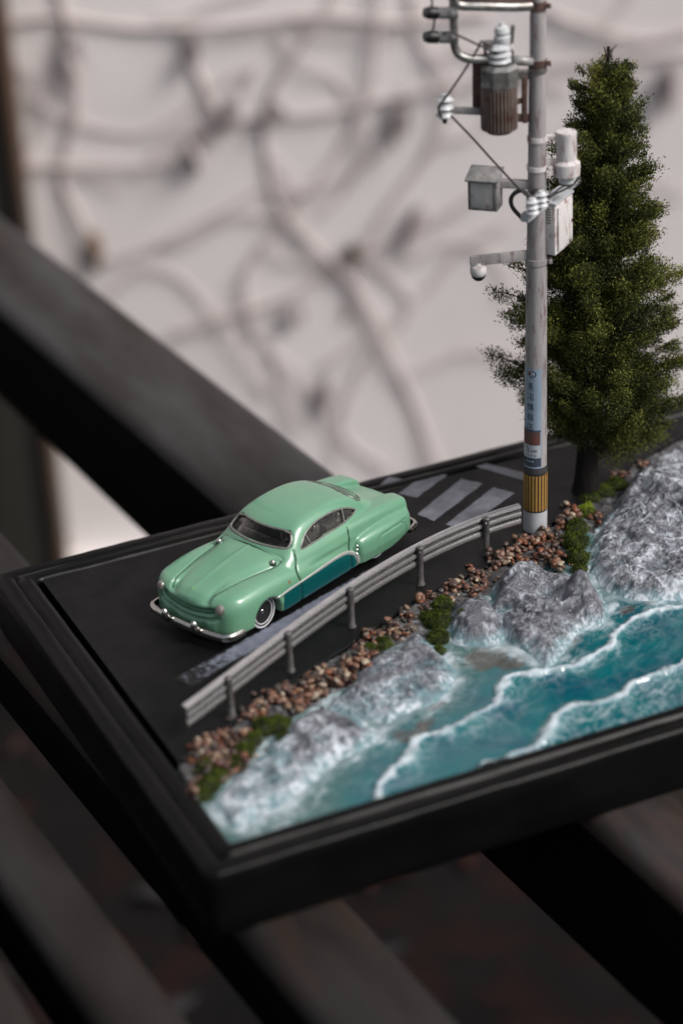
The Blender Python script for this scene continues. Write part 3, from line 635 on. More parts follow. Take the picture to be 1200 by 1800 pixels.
# wheels
def wheel(cx, s):
    yo = 1.25*s if cx < 3 else 1.16*s
    w_ = lathe('wheel', (cx, yo-.34*s, .42), [(.30,0),(.40,.02),(.42,.06),(.42,.28),(.40,.32),(.36,.34),(.345,.335),(.345,.30)], M['tyre'], car, (0,s,0), 40, 30)
    def ring(nm, r0, r1, d_, m_):
        bm = bmesh.new(); n = 48; A0 = []; 
        for (r_, o_) in ((r0,0),(r0+.01,.012),(r1-.01,.012),(r1,0)):
            A0.append([bm.verts.new((cx+r_*math.cos(2*math.pi*i/n), yo+(d_+o_)*s, .42+r_*math.sin(2*math.pi*i/n))) for i in range(n)])
        for a_, b_ in zip(A0, A0[1:]):
            for i in range(n): bm.faces.new((a_[i], a_[(i+1)%n], b_[(i+1)%n], b_[i]))
        return from_bm(nm, bm, M[m_], w_)
    ring('white_band', .352, .403, -.006, 'white_wall'); ring('inner_white_band', .285, .318, -.012, 'white_wall')
    lathe('rim', (cx, yo-.10*s, .42), [(.27,0),(.27,.07),(.24,.06),(.2,.0),(.06,.0),(.05,.05),(.01,.06)], M['underside'], w_, (0,s,0), 32)
    lathe('hub_cap', (cx, yo-.09*s, .42), [(.07,0),(.07,.03),(.04,.06),(.01,.065)], M['chrome'], w_, (0,s,0), 16)
    for k in range(10):
        a_ = k*math.pi/5; tube('spoke', [(cx+.06*math.cos(a_), yo-.06*s, .42+.06*math.sin(a_)), (cx+.25*math.cos(a_), yo-.05*s, .42+.25*math.sin(a_))], .012, M['seam'], w_, 5)
for cx in (1.52, 5.85):
    for s in (-1, 1): wheel(cx, s)
# chassis and interior
box('chassis', (3.7, 0, .30), (6.4, 1.9, .16), M['underside'], car, bev=.05)
box('interior_floor', (4.15, 0, 1.11), (3.1, 1.9, .05), M['interior_dark'], car, bev=.01)
box('dashboard', (2.86, 0, 1.37), (.34, 1.9, .16), M['interior'], car, bev=.05)
for cx, zt in ((3.95, 1.52), (4.85, 1.5)):
    se = box('seat', (cx-.25, 0, 1.26), (.55, 1.7, .22), M['interior'], car, bev=.07)
    box('seat_back', (cx+.08, 0, 1.38), (.16, 1.7, .36), M['interior'], se, bev=.07, mtx=Matrix.Rotation(.2,4,'Y'))
    for k in range(11): tube('seat_rib', [(cx-.03, -.78+.156*k, 1.3), (cx+.02, -.78+.156*k, 1.54)], .022, M['interior'], se, 5)
sw_ = tube('steering_wheel', [(3.30+.07*math.sin(a_), -.48+.21*math.cos(a_), 1.43+.19*math.sin(a_)) for a_ in np.linspace(0, 2*math.pi, 20, endpoint=False)], .018, M['interior'], car, 6, True)
tube('steering_column', [(3.05,-.48,1.3),(3.3,-.48,1.43)], .025, M['interior'], sw_, 6)
for k in range(3): a_ = k*2.09+.5; tube('spoke', [(3.3,-.48,1.43),(3.30+.07*math.sin(a_), -.48+.21*math.cos(a_), 1.43+.19*math.sin(a_))], .012, M['interior'], sw_, 5)
del D, D0, hood_d, solid, gf, win, cav
#==END_CAR==
#==DIO==
# ---------------------------------------------------------------- sea, shore, rocks
def sstep(a, b, v): t = np.clip((v-a)/(b-a), 0, 1); return t*t*(3-2*t)
def pline(P, z=-.1, n=6):
    return np.array([at(x_, y_, z)[:2] for x_, y_ in smooth_px(P, n)])
def smooth_px(P, n): return [tuple(p[:2]) for p in smooth_path([(a, b, 0) for a, b in P], n)]
def dist_line(X_, Y_, L):
    d = np.full(X_.shape, 1e9); sg = np.zeros(X_.shape); tt = np.zeros(X_.shape)
    for i in range(len(L)-1):
        a, b = L[i], L[i+1]; e = b-a; t = np.clip(((X_-a[0])*e[0]+(Y_-a[1])*e[1])/(e@e), 0, 1)
        dx = X_-a[0]-t*e[0]; dy = Y_-a[1]-t*e[1]; q = np.hypot(dx, dy); m = q < d
        d = np.where(m, q, d); sg = np.where(m, np.sign(e[0]*dy-e[1]*dx), sg); tt = np.where(m, i+t, tt)
    return d, sg, tt/(len(L)-1)
SEA = -.12
ROCKS = [
 ('long low grey rock slab washed by foam at the near end of the shore', [(366,1412),(392,1375),(430,1332),(470,1292),(510,1258),(555,1240),(600,1245),(650,1258),(680,1290),(645,1318),(600,1342),(560,1376),(520,1409),(470,1436),(425,1456),(392,1450)], .26, [(560,1262,.14,1.1)], 3, .8),
 ('flat grey rock slab between the near slab and the big boulder', [(560,1243),(600,1195),(645,1155),(695,1122),(735,1105),(768,1128),(802,1160),(810,1200),(775,1230),(722,1250),(690,1272),(650,1268),(600,1256)], .30, [(735,1140,.14,.9)], 8, .8),
 ('small knobbly grey rock at the left foot of the big boulder', [(775,1092),(790,1062),(835,1048),(872,1058),(896,1092),(892,1124),(850,1137),(806,1130),(778,1116)], .40, [(850,1080,.18,.5)], 15, 1.0),
 ('big rounded grey boulder streaked with white foam in mid shore', [(850,1066),(862,1022),(895,992),(940,985),(970,1005),(1005,1002),(1045,1020),(1076,1058),(1066,1092),(1022,1114),(992,1152),(955,1176),(912,1145),(880,1128),(862,1100)], .40, [(905,1015,.34,.55),(1022,1040,.62,.42),(1055,1068,.28,.4),(945,1080,.16,.5)], 21, 1.2),
 ('large sloping foam-covered rock face at the right edge', [(1030,1002),(1036,950),(1062,905),(1098,850),(1135,812),(1200,780),(1290,770),(1290,1012),(1210,1052),(1120,1054),(1064,1042)], .42, [(1120,860,.22,1.2),(1200,880,.42,1.4)], 33, 1.45),
]
RP = [np.array([at(a, b, -.05)[:2] for a, b in smooth_px(P+[P[0]], 4)])[:-1] for _, P, _, _, _, _ in ROCKS]
# shore ground under gravel and rocks
gx, gy = np.meshgrid(np.arange(1.0, 24.0, .09), np.arange(1.0, 14.4, .09), indexing='ij')
ed = np.stack([ex, ey], 1); dE, sE, _ = dist_line(gx, gy, ed); dE = -dE*sE      # positive towards the sea
gz = np.where(dE > 0, -.02-.07*dE-.16*np.clip(dE-.75, 0, 4)+.05*fbm(gx*3, gy*3, 1)+.03*ridged(gx*2, gy*2, 5), -.3)
def grid_mesh(name, X_, Y_, Z_, m, parent=None, mask=None):
    nx, ny = X_.shape; V = np.stack([X_.ravel(), Y_.ravel(), Z_.ravel()], 1); I = np.arange(nx*ny).reshape(nx, ny)
    Q = np.stack([I[:-1,:-1], I[1:,:-1], I[1:,1:], I[:-1,1:]], -1).reshape(-1, 4)
    if mask is not None: Q = Q[mask.ravel()[Q].all(1)]
    u, inv = np.unique(Q, return_inverse=True); return mesh(name, V[u], inv.reshape(Q.shape), m, parent), u
save_mat('shore', mat('dark_wet_shore_ground', (0.03,0.028,0.03), (0.10,0.095,0.10), 2.5, 0.5, bump=.6, bscale=10, c3=(0.26,0.27,0.29), s3=3.5, t3=(0.5,0.68)))
o, _ = grid_mesh('shore_ground', gx, gy, gz, M['shore'], None, dE > -.12); tag(o, kind='structure')
# the sea
hx = .036; sx, sy = np.meshgrid(np.arange(.95, 21.0, hx), np.arange(.95, 12.8, hx), indexing='ij')
W1 = pline([(1290,1050),(1200,1062),(1150,1070),(1110,1090),(1078,1112),(1066,1134),(1040,1147),(985,1176),(935,1180),(893,1188),(872,1212),(860,1240),(815,1268),(775,1285),(738,1298),(712,1325),(688,1352),(664,1394),(640,1440)])
W2 = pline([(1290,1110),(1200,1156),(1160,1182),(1110,1203),(1092,1216),(1045,1230),(1000,1238),(966,1262),(956,1290),(945,1308),(900,1325),(860,1345)])
wx = sx+.22*fbm(sx*1.4, sy*1.4, 2)+.07*fbm(sx*5, sy*5, 4); wy = sy+.22*fbm(sx*1.4, sy*1.4, 9)+.07*fbm(sx*5, sy*5, 7)
ca_, sa_ = math.cos(.5), math.sin(.5); al = (sx*ca_+sy*sa_); ac = (-sx*sa_+sy*ca_)    # along / across the waves
def lace(f, seed, w=.1, st=.6):
    u_ = al*f*st+.8*fbm(sx*f*.8, sy*f*.8, seed); v_ = ac*f+.8*fbm(sx*f*.8, sy*f*.8, seed+5)
    return 1-sstep(0, w, np.abs(vnoise(u_, v_, seed)))
net = np.maximum(lace(2.6, 11, .16), np.maximum(.85*lace(5.2, 17, .2), .6*lace(9.5, 29, .3)))
soft = sstep(-.25, .5, fbm(al*2.2, ac*3.6, 31, 4))
foam = np.zeros(sx.shape); bumpz = np.zeros(sx.shape)
for L, amp, wid in ((W1, 1.0, 1.0), (W2, 1.0, 1.1)):
    d, sg, t = dist_line(wx, wy, L); s = d*sg                  # positive on the seaward side
    nz_ = fbm(sx*2.4, sy*2.4, 41, 4)
    core = np.exp(-((s-.07)/(.12+.09*nz_))**4)*(.62+.5*sstep(-.3,.25,fbm(sx*1.1, sy*1.1, 3)))
    trail = sstep(-.02, .08, s)*np.exp(-np.clip(s, 0, 9)/(.42+.25*nz_))*.95
    foam = np.maximum(foam, np.clip(core*amp, 0, 1)); foam = np.maximum(foam, trail*(.12*soft+.70*net))
    bumpz += .15*np.exp(-((s-.09)/.15)**2)*(.6+.6*nz_)+.035*np.exp(-((s-.09)/.16)**2)*fbm(sx*9, sy*9, 13, 3)
# the open water in front of the second wave is lacy all over
d, sg, t = dist_line(wx, wy, W2); s2 = d*sg; foam = np.maximum(foam, sstep(0, .3, s2)*net*.5*sstep(3.2, .6, s2))
dr = np.full(sx.shape, 9.)
for P in RP: dr = np.minimum(dr, poly2(wx, wy, P))
dsh, ssh, _ = dist_line(sx, sy, ed); dsh = -dsh*ssh
rf = sstep(.75, -.05, dr+.25*fbm(sx*2, sy*2, 51)); foam = np.maximum(foam, rf*(.18*soft+.6*net)*(.5+.6*soft)); foam = np.maximum(foam, sstep(.16, 0, dr+.2*fbm(sx*4, sy*4, 3))*(.25+.6*soft))
d1, sg1, _ = dist_line(wx, wy, W1); s1 = d1*sg1; shallow = sstep(.1, -1.7, s1+.5*fbm(sx*.9, sy*.9, 61))
nearcorner = at(470, 1420, SEA)[:2]; nc = np.exp(-((sx-nearcorner[0])**2+(sy-nearcorner[1])**2)/.9**2); foam = np.maximum(foam, nc*(.35*soft+.8*net))
foam = np.maximum(foam, .10*net*sstep(-.2,.4,fbm(sx*.8, sy*.8, 71)))
brown = np.zeros(sx.shape)
for (a_, b_, r_) in ((870,1160,.50),(845,1150,.4),(905,1165,.35),(740,1278,.30),(705,1290,.22),(725,1290,.3),(1148,1052,.28),(1102,1072,.22),(765,1240,.2),(570,1345,.3),(1000,1130,.3)):
    q = at(a_, b_, SEA)[:2]; u_ = (sx-q[0])*ca_+(sy-q[1])*sa_; v_ = -(sx-q[0])*sa_+(sy-q[1])*ca_
    brown = np.maximum(brown, sstep(1.15, .5, np.hypot(u_/1.5, v_/.8)/r_+.55*fbm(sx*3.5, sy*3.5, 81)))
brown *= .75+.25*fbm(sx*9, sy*9, 5)
foam = np.clip(foam*(1-.5*brown), 0, 1)
sz = SEA+bumpz+.020*fbm(al*2.2, ac*4, 91)+.022*foam+.010*fbm(sx*11, sy*11, 95)*foam
m = bpy.data.materials.new('painted_resin_sea'); m.use_nodes = True; n = m.node_tree; b = n.nodes['Principled BSDF']; LN = n.links.new; NN = n.nodes.new
def attrn(nm): a = NN('ShaderNodeAttribute'); a.attribute_name = nm; return a.outputs['Fac']
def mixc(f, A, B):
    x_ = NN('ShaderNodeMix'); x_.data_type = 'RGBA'
    for k, v in (('Factor', f), ('A', A), ('B', B)):
        if isinstance(v, (tuple, float, int)): x_.inputs[k].default_value = (*v, 1) if isinstance(v, tuple) else v
        else: LN(v, x_.inputs[k])
    return x_.outputs['Result']
tcn = NN('ShaderNodeTexCoord'); nn1 = NN('ShaderNodeTexNoise'); nn1.inputs['Scale'].default_value = .9; nn1.inputs['Detail'].default_value = 6; LN(tcn.outputs['Object'], nn1.inputs['Vector'])
mr = NN('ShaderNodeMapRange'); mr.inputs[1].default_value = .35; mr.inputs[2].default_value = .65; LN(nn1.outputs['Fac'], mr.inputs[0])
c1 = mixc(mr.outputs[0], (0.002,0.068,0.098), (0.003,0.110,0.125)); c1 = mixc(attrn('shallow'), c1, (0.024,0.085,0.080)); c1 = mixc(attrn('brown'), c1, (0.060,0.042,0.032))
nn2 = NN('ShaderNodeTexNoise'); nn2.inputs['Scale'].default_value = 7; nn2.inputs['Detail'].default_value = 6; LN(tcn.outputs['Object'], nn2.inputs['Vector'])
c2 = mixc(nn2.outputs['Fac'], (0.34,0.44,0.50), (0.58,0.62,0.66)); c1 = mixc(attrn('foam'), c1, c2); LN(c1, b.inputs['Base Color'])
b.inputs['Roughness'].default_value = .16; b.inputs['Specular IOR Level'].default_value = .4; b.inputs['Coat Weight'].default_value = .4; b.inputs['Coat Roughness'].default_value = .05
bp = NN('ShaderNodeBump'); bp.inputs['Strength'].default_value = .35; bp.inputs['Distance'].default_value = .02; LN(nn2.outputs['Fac'], bp.inputs['Height']); LN(bp.outputs[0], b.inputs['Normal'])
sea, u = grid_mesh('sea', sx, sy, sz, m, None, (dsh > .05)); tag(sea, kind='structure')
for nm, A in (('foam', foam), ('shallow', shallow), ('brown', brown)): set_attr(sea, nm, A.ravel()[u])
# rocks
m = bpy.data.materials.new('drybrushed_rock'); m.use_nodes = True; n = m.node_tree; b = n.nodes['Principled BSDF']; LN = n.links.new; NN = n.nodes.new
tcn = NN('ShaderNodeTexCoord')
def nzz(s_, d_=6, r_=.65, dist=0):
    t_ = NN('ShaderNodeTexNoise'); t_.inputs['Scale'].default_value = s_; t_.inputs['Detail'].default_value = d_; t_.inputs['Roughness'].default_value = r_; t_.inputs['Distortion'].default_value = dist; LN(tcn.outputs['Object'], t_.inputs['Vector']); return t_.outputs['Fac']
def rng(v, a_, b_): r_ = NN('ShaderNodeMapRange'); r_.inputs[1].default_value = a_; r_.inputs[2].default_value = b_; LN(v, r_.inputs[0]); return r_.outputs[0]
c1 = mixc(rng(nzz(1.6), .38, .62), (0.022,0.023,0.030), (0.105,0.105,0.122)); c1 = mixc(rng(nzz(8, 8, .75, 1.2), .53, .68), c1, (0.30,0.305,0.34)); c1 = mixc(attrn('wet'), c1, (0.10,0.22,0.25)); c1 = mixc(attrn('white'), c1, (0.47,0.51,0.56)); c1 = mixc(rng(nzz(2.4), .66, .76), c1, (0.06,0.075,0.045))
LN(c1, b.inputs['Base Color']); b.inputs['Roughness'].default_value = .6; b.inputs['Specular IOR Level'].default_value = .25
bp = NN('ShaderNodeBump'); bp.inputs['Strength'].default_value = .6; bp.inputs['Distance'].default_value = .03; LN(nzz(9, 8, .7), bp.inputs['Height']); LN(bp.outputs[0], b.inputs['Normal'])
M['rock'] = m
for (lab, P, h0, peaks, sd, jag), poly in zip(ROCKS, RP):
    lo_, hi_ = poly.min(0)-.1, poly.max(0)+.1; hr = .035
    X_, Y_ = np.meshgrid(np.arange(lo_[0], hi_[0], hr), np.arange(lo_[1], hi_[1], hr), indexing='ij')
    wx_ = X_+.14*fbm(X_*1.6, Y_*1.6, sd)+.05*fbm(X_*5, Y_*5, sd); wy_ = Y_+.14*fbm(X_*1.6, Y_*1.6, sd+4)+.05*fbm(X_*5, Y_*5, sd+3)
    d = -poly2(wx_, wy_, poly); base = sstep(-.08, .62, d)**.85
    hh = np.full(X_.shape, h0)
    for (a_, b_, ph, pr_) in peaks:
        q = at(a_, b_, .2)[:2]; hh = hh+ph*np.exp(-((X_-q[0])**2+(Y_-q[1])**2)/pr_**2)
    rd_ = ridged(X_*.9, Y_*.9, sd, 5)
    Zr = -.22+base*(hh+jag*.12*(rd_-.3)+jag*.07*(ridged(X_*2.6, Y_*2.6, sd+2, 4)-.3)+.022*ridged(X_*9, Y_*9, sd, 3)-.10*sstep(.35,.6,fbm(X_*2.2, Y_*2.2, sd+40, 3)))
    Zr = np.where(d < 0, -.22+np.clip(d, -.2, 0)*1.5, Zr)
    o, u = grid_mesh('rock', X_, Y_, Zr, M['rock'], None, d > -.12); tag(o, lab, 'rock')
    s_ = o.modifiers.new('body', 'SOLIDIFY'); s_.thickness = .12; s_.offset = -1
    ln = 1-sstep(.0, .22, np.abs(vnoise(X_*3.2+.9*fbm(X_*4, Y_*4, sd), Y_*3.2+.9*fbm(X_*4, Y_*4, sd+9), sd)))
    ln2 = 1-sstep(.0, .25, np.abs(vnoise(X_*8+.9*fbm(X_*6, Y_*6, sd), Y_*8, sd+5)))
    ln3 = 1-sstep(.0, .3, np.abs(vnoise(X_*17+fbm(X_*9, Y_*9, sd), Y_*17, sd+5)))
    wh = .45*ln*sstep(.0,.3,Zr)+.55*ln2*sstep(-.3,.35,fbm(X_*1.5, Y_*1.5, sd+1))+.4*ln3+sstep(.16, -.06, Zr+.12*fbm(X_*3, Y_*3, 9))*(.10+.6*ln+.55*ln2+.3*ln3)
    if sd in (3, 33): wh = wh+.35*ln+.25*sstep(-.1, .4, fbm(X_*3.5, Y_*2.5, sd+7))
    wh = wh*.85
    hole = sstep(.0,.3, fbm(X_*2.6, Y_*2.6, sd+20, 5)); wh = wh*(1-(.62 if sd == 33 else .8)*hole)
    set_attr(o, 'white', np.clip(wh, 0, 1).ravel()[u]); set_attr(o, 'wet', (.75*sstep(.16, -.10, Zr+.14*fbm(X_*3, Y_*3, 19))).ravel()[u])

# ---------------------------------------------------------------- gravel bank
def ground_z(x_, y_):
    i = int(np.clip((x_-1.0)/.09, 0, gx.shape[0]-1)); j = int(np.clip((y_-1.0)/.09, 0, gx.shape[1]-1)); return float(gz[i, j])
PK = 1.0
PCOL = [(0.14,0.06,0.04),(0.22,0.105,0.065),(0.085,0.045,0.035),(0.30,0.19,0.125),(0.23,0.075,0.035),(0.45,0.36,0.27),(0.13,0.095,0.075),(0.06,0.05,0.045)]
PM = [mat('pebble_stone', c_, tuple(v*.6 for v in c_), 9, .42, bump=.15, bscale=14) for c_ in PCOL]
PW = [4,4,4,3,1.6,1.3,3,3]
pebs = []
for k in range(10):
    bm = bmesh.new(); bmesh.ops.create_icosphere(bm, subdivisions=2, radius=1)
    fx, fy, fz = random.uniform(.75,1.25), random.uniform(.6,1), random.uniform(.45,.75)
    for v in bm.verts:
        nv = noise.noise(v.co*1.1+Vector((k*5,0,0)))*.45+noise.noise(v.co*2.6+Vector((0,k*7,0)))*.16; v.co *= 1+nv; v.co.x *= fx; v.co.y *= fy; v.co.z *= fz
        for ax in range(3): v.co[ax] = max(-.92*(fx,fy,fz)[ax], min(.92*(fx,fy,fz)[ax], v.co[ax]))
    for pm_ in PM:
        me = bpy.data.meshes.new('pebble'); bm.to_mesh(me); me.materials.append(pm_); me.polygons.foreach_set('use_smooth', [True]*len(me.polygons)); pebs.append(me)
    bm.free()
bank = bpy.data.objects.new('gravel_bank', None); link(bank); tag(bank, kind='structure')
CL = [ # px centre, spread x, spread y, count
 (352,1312,18,26,26),(385,1300,26,16,22),(400,1335,26,20,22),(372,1345,20,18,16),(345,1375,12,14,10),(425,1290,16,14,12),(440,1248,22,10,14),(480,1222,22,10,18),(500,1215,18,10,12),
 (530,1232,10,8,10),(545,1195,22,9,18),(560,1215,14,8,9),(575,1185,20,9,18),(600,1190,16,10,14),(612,1165,18,9,16),(640,1160,16,8,12),(640,1140,12,8,9),
 (655,1115,12,10,11),(700,1103,26,9,20),(745,1052,8,12,8),(712,1080,10,8,6),
 (800,1022,26,9,15),(830,1030,14,7,8),(790,1048,16,6,8),(828,995,10,7,6),(845,1015,14,10,12),(862,980,12,8,10),(880,968,18,9,22),(905,955,20,10,24),(935,950,20,8,20),(960,940,14,8,16),(905,985,14,6,8),
 (965,965,14,10,18),(980,985,12,9,14),(945,975,14,8,12),(990,890,10,10,12),(985,915,10,10,10),(1085,833,12,5,7),(1130,818,10,5,8),(1045,905,8,8,6),(1000,905,8,6,5)]
cand = []
for (cx_, cy_, sx_, sy_, nn_) in CL:
    for k in range(int(nn_*1.7)):
        p = at(cx_+random.gauss(0, sx_*.7), cy_+4+random.gauss(0, sy_*.75), .03)
        if p[1] > edge_y(p[0])-.04 and random.random() < .75: p[1] = edge_y(p[0])-random.uniform(.02,.3)
        r_ = random.uniform(.065,.125)*(1.3 if random.random() < .1 else 1)
        cand.append((p[0], p[1], r_))
placed = []
for (px_, py_, r_) in sorted(cand, key=lambda c_: -c_[2]):
    st = sum(1 for q in placed if (q[0]-px_)**2+(q[1]-py_)**2 < (q[2]+r_)**2*.35)
    if st > 2: continue
    zb = max(ground_z(px_, py_), -.05) if py_ < edge_y(px_) else 0
    placed.append((px_, py_, r_, zb+r_*.35+st*.085))
small_V = []; small_F = []
for i, (px_, py_, r_, z_) in enumerate(placed):
    k = random.randrange(10); c_ = random.choices(range(8), PW)[0]
    if i < 300:
        o = bpy.data.objects.new('pebble', pebs[k*8+c_]); o.location = (px_, py_, z_); o.rotation_euler = (random.uniform(-.7,.7), random.uniform(-.7,.7), random.uniform(0,6.3)); o.scale = (r_, r_, r_); link(o, bank)
rest = placed[300:]
if rest:
    Vs = []; Fs = []; mi = []
    for (px_, py_, r_, z_) in rest:
        k = random.randrange(10); c_ = random.choices(range(8), PW)[0]; me = pebs[k*8]; T_ = Matrix.Translation((px_,py_,z_)) @ Matrix.Rotation(random.uniform(0,6.3),4,'Z') @ Matrix.Rotation(random.uniform(-.7,.7),4,'X') @ Matrix.Scale(r_,4)
        b0 = len(Vs); Vs += [tuple(T_ @ v.co) for v in me.vertices]; Fs += [tuple(b0+v for v in p.vertices) for p in me.polygons]; mi += [c_]*len(me.polygons)
    for i in range(900):
        cx_, cy_, sx_, sy_, nn_ = random.choices(CL, [c_[4] for c_ in CL])[0]; p = at(cx_+random.gauss(0, sx_*.95), cy_+random.gauss(0, sy_*.95), .0); r_ = random.uniform(.018,.05)
        zb = max(ground_z(p[0], p[1]), -.08) if p[1] < edge_y(p[0]) else 0
        if p[1] > edge_y(p[0])+.10: continue
        c_ = random.choice((0,1,2,3,5,6,7,7,6)); me = pebs[random.randrange(10)*8]; T_ = Matrix.Translation((p[0],p[1],zb+r_*.4)) @ Matrix.Rotation(random.uniform(0,6.3),4,'Z') @ Matrix.Scale(r_,4)
        b0 = len(Vs); Vs += [tuple(T_ @ v.co) for v in me.vertices]; Fs += [tuple(b0+v for v in p_.vertices) for p_ in me.polygons]; mi += [c_]*len(me.polygons)
    o = mesh('small_pebbles', Vs, Fs, PM[0], bank); [o.data.materials.append(p) for p in PM[1:]]; o.data.polygons.foreach_set('material_index', mi); o['kind'] = 'stuff'

# ---------------------------------------------------------------- leaf clouds (moss, tree)
def leaf_cloud(name, C_, size, m, parent=None, up=.0, tint=None, aspect=.55, outdir=None):
    n_ = len(C_); a_ = RNG.normal(size=(n_,3)); 
    if outdir is not None: a_ = a_*.7+outdir
    a_[:,2] += up; a_ /= np.linalg.norm(a_, axis=1)[:,None]
    b_ = np.cross(a_, RNG.normal(size=(n_,3))); b_ /= np.linalg.norm(b_, axis=1)[:,None]
    sz_ = (size*(.6+.8*RNG.random(n_)))[:,None]; w_ = sz_*aspect
    V = np.stack([C_, C_+a_*sz_*.5+b_*w_*.5, C_+a_*sz_, C_+a_*sz_*.5-b_*w_*.5], 1).reshape(-1,3)
    Q = np.arange(n_*4).reshape(n_,4); o = mesh(name, V, Q, m, parent, False)
    if tint is not None: set_attr(o, 'tint', np.repeat(tint, 4))
    return o
def leaf_mat(name, dark, mid, light):
    m = bpy.data.materials.new(name); m.use_nodes = True; n = m.node_tree; b = n.nodes['Principled BSDF']
    a = n.nodes.new('ShaderNodeAttribute'); a.attribute_name = 'tint'; r_ = n.nodes.new('ShaderNodeValToRGB'); e = r_.color_ramp.elements
    e[0].color = (*dark,1); e[1].color = (*light,1); q = e.new(.5); q.color = (*mid,1)
    n.links.new(a.outputs['Fac'], r_.inputs[0]); n.links.new(r_.outputs[0], b.inputs['Base Color']); b.inputs['Roughness'].default_value = .75; b.inputs['Specular IOR Level'].default_value = .15; return m
M['moss'] = leaf_mat('moss_fibre', (0.02,0.028,0.005), (0.055,0.078,0.010), (0.115,0.15,0.018))
M['moss_bright'] = leaf_mat('bright_moss_fibre', (0.10,0.14,0.01), (0.20,0.27,0.02), (0.32,0.38,0.04))
M['moss_core'] = mat('moss_core', (0.012,0.018,0.005), (0.02,0.028,0.006), 9, .9)
def moss(lab, spots, m='moss', dens=1.0, sz=.036):
    spots = [(a_, b_, r_*1.22, h_*1.12) for a_, b_, r_, h_ in spots]
    C_ = []; T_ = []; bm = bmesh.new()
    for (a_, b_, r_, h_) in spots:
        q = at(a_, b_, .05); zb = max(ground_z(q[0], q[1]), -.08)
        n_ = int(5200*r_*(r_+h_)*dens*2.6); th_ = RNG.random(n_)*6.283; ph = RNG.random(n_)**.8*1.57; lump = 1+.30*vnoise(np.cos(th_)*2.2+q[0]*3, np.sin(th_)*2.2, ph*2.4+q[1]*5)
        rr = (1-.25*RNG.random(n_)**2)*lump
        x_ = q[0]+rr*r_*np.sin(ph)*np.cos(th_); y_ = q[1]+rr*r_*np.sin(ph)*np.sin(th_); z_ = zb+rr*h_*np.cos(ph)
        C_.append(np.stack([x_, y_, z_], 1)); T_.append(np.clip(.38+.5*vnoise(x_*6, y_*6, z_*6)+.25*(RNG.random(n_)-.5), 0, 1))
        v_ = bmesh.ops.create_icosphere(bm, subdivisions=3, radius=1)['verts']; bmesh.ops.transform(bm, matrix=Matrix.Translation((q[0], q[1], zb)) @ Matrix.Diagonal((r_*.86, r_*.86, h_*.86, 1)), verts=v_)
    q0 = at(spots[0][0], spots[0][1], 0); root = empty('moss_clump', (q0[0], q0[1], 0), 0, lab, 'moss', 'moss clumps along the gravel bank')
    C_ = np.concatenate(C_)-np.array([q0[0], q0[1], 0]); leaf_cloud('moss_fibres', C_, sz, M[m], root, .6, np.concatenate(T_))
    bmesh.ops.translate(bm, vec=(-q0[0], -q0[1], 0), verts=bm.verts); from_bm('moss_core', bm, M['moss_core'], root)
moss('round green moss clump at the near tip of the gravel, beside the rim', [(362,1350,.22,.25),(366,1375,.24,.24),(358,1392,.2,.18),(385,1360,.2,.2)])
moss('small dark green moss clump on the gravel above the near rock slab', [(415,1335,.22,.2),(430,1315,.2,.22)])
moss('green moss clump behind the near rock slab, below the first guardrail post', [(465,1275,.26,.26),(490,1272,.26,.28),(500,1292,.18,.16),(445,1295,.2,.2)])
moss('thin moss patch among pebbles below the third guardrail post', [(650,1138,.2,.16),(672,1128,.2,.18),(640,1142,.14,.12)])
moss('tall green moss clump between the flat slab and the big boulder', [(778,1062,.24,.24),(770,1088,.3,.28),(752,1082,.2,.2),(770,1115,.26,.22),(770,1138,.15,.14)])
moss('tiny moss tuft growing on the small knobbly rock', [(812,1085,.12,.3)])
moss('long green moss clump right of the pole, running down to the big boulder', [(1012,925,.26,.28),(1010,950,.3,.3),(1015,975,.28,.26),(1000,945,.2,.2),(1018,995,.18,.16)])
moss('bright yellow-green moss tuft topping the clump right of the pole', [(1030,897,.24,.24)], 'moss_bright')
moss('dark low moss cushion at the right foot of the tree trunk', [(1060,862,.3,.16),(1082,850,.28,.16),(1040,872,.24,.12)], 'moss', .8)
# fallen scraps lying on the road edge
for (a_, b_, lab) in ((150,1106,'x'),):
    pass

# ---------------------------------------------------------------- guardrail
POSTPX = [(402,1252),(516,1185),(620,1103),(737,1025),(855,976)]
pf = [at(a, b, 0) for a, b in POSTPX]
e0 = at(330,1262,.8); e1 = at(915,904,.82)
rp = [np.array([e0[0], e0[1], 0])]+[np.array([p[0], p[1], 0]) for p in pf]
d0 = AWAY*.10
pfx = [e0[0]]+[p[0] for p in pf]+[e1[0]]; pfy = [e0[1]]+[(p+d0)[1] for p in pf]+[e1[1]]
pc = np.polyfit(pfx, pfy, 3, w=[2,1,1,1,1,1,2]); xs_ = np.linspace(e0[0], e1[0], 70); RL = [np.array([a_, np.polyval(pc, a_), 0]) for a_ in xs_]
pf = [np.array([p[0], np.polyval(pc, p[0]+d0[0])-d0[1], 0]) for p in pf]
gr = empty('guardrail', (pf[0][0], pf[0][1], 0)); tag(gr, 'silver painted model guardrail curving along the sea side of the road', 'guardrail')
g0 = np.array([pf[0][0], pf[0][1], 0])
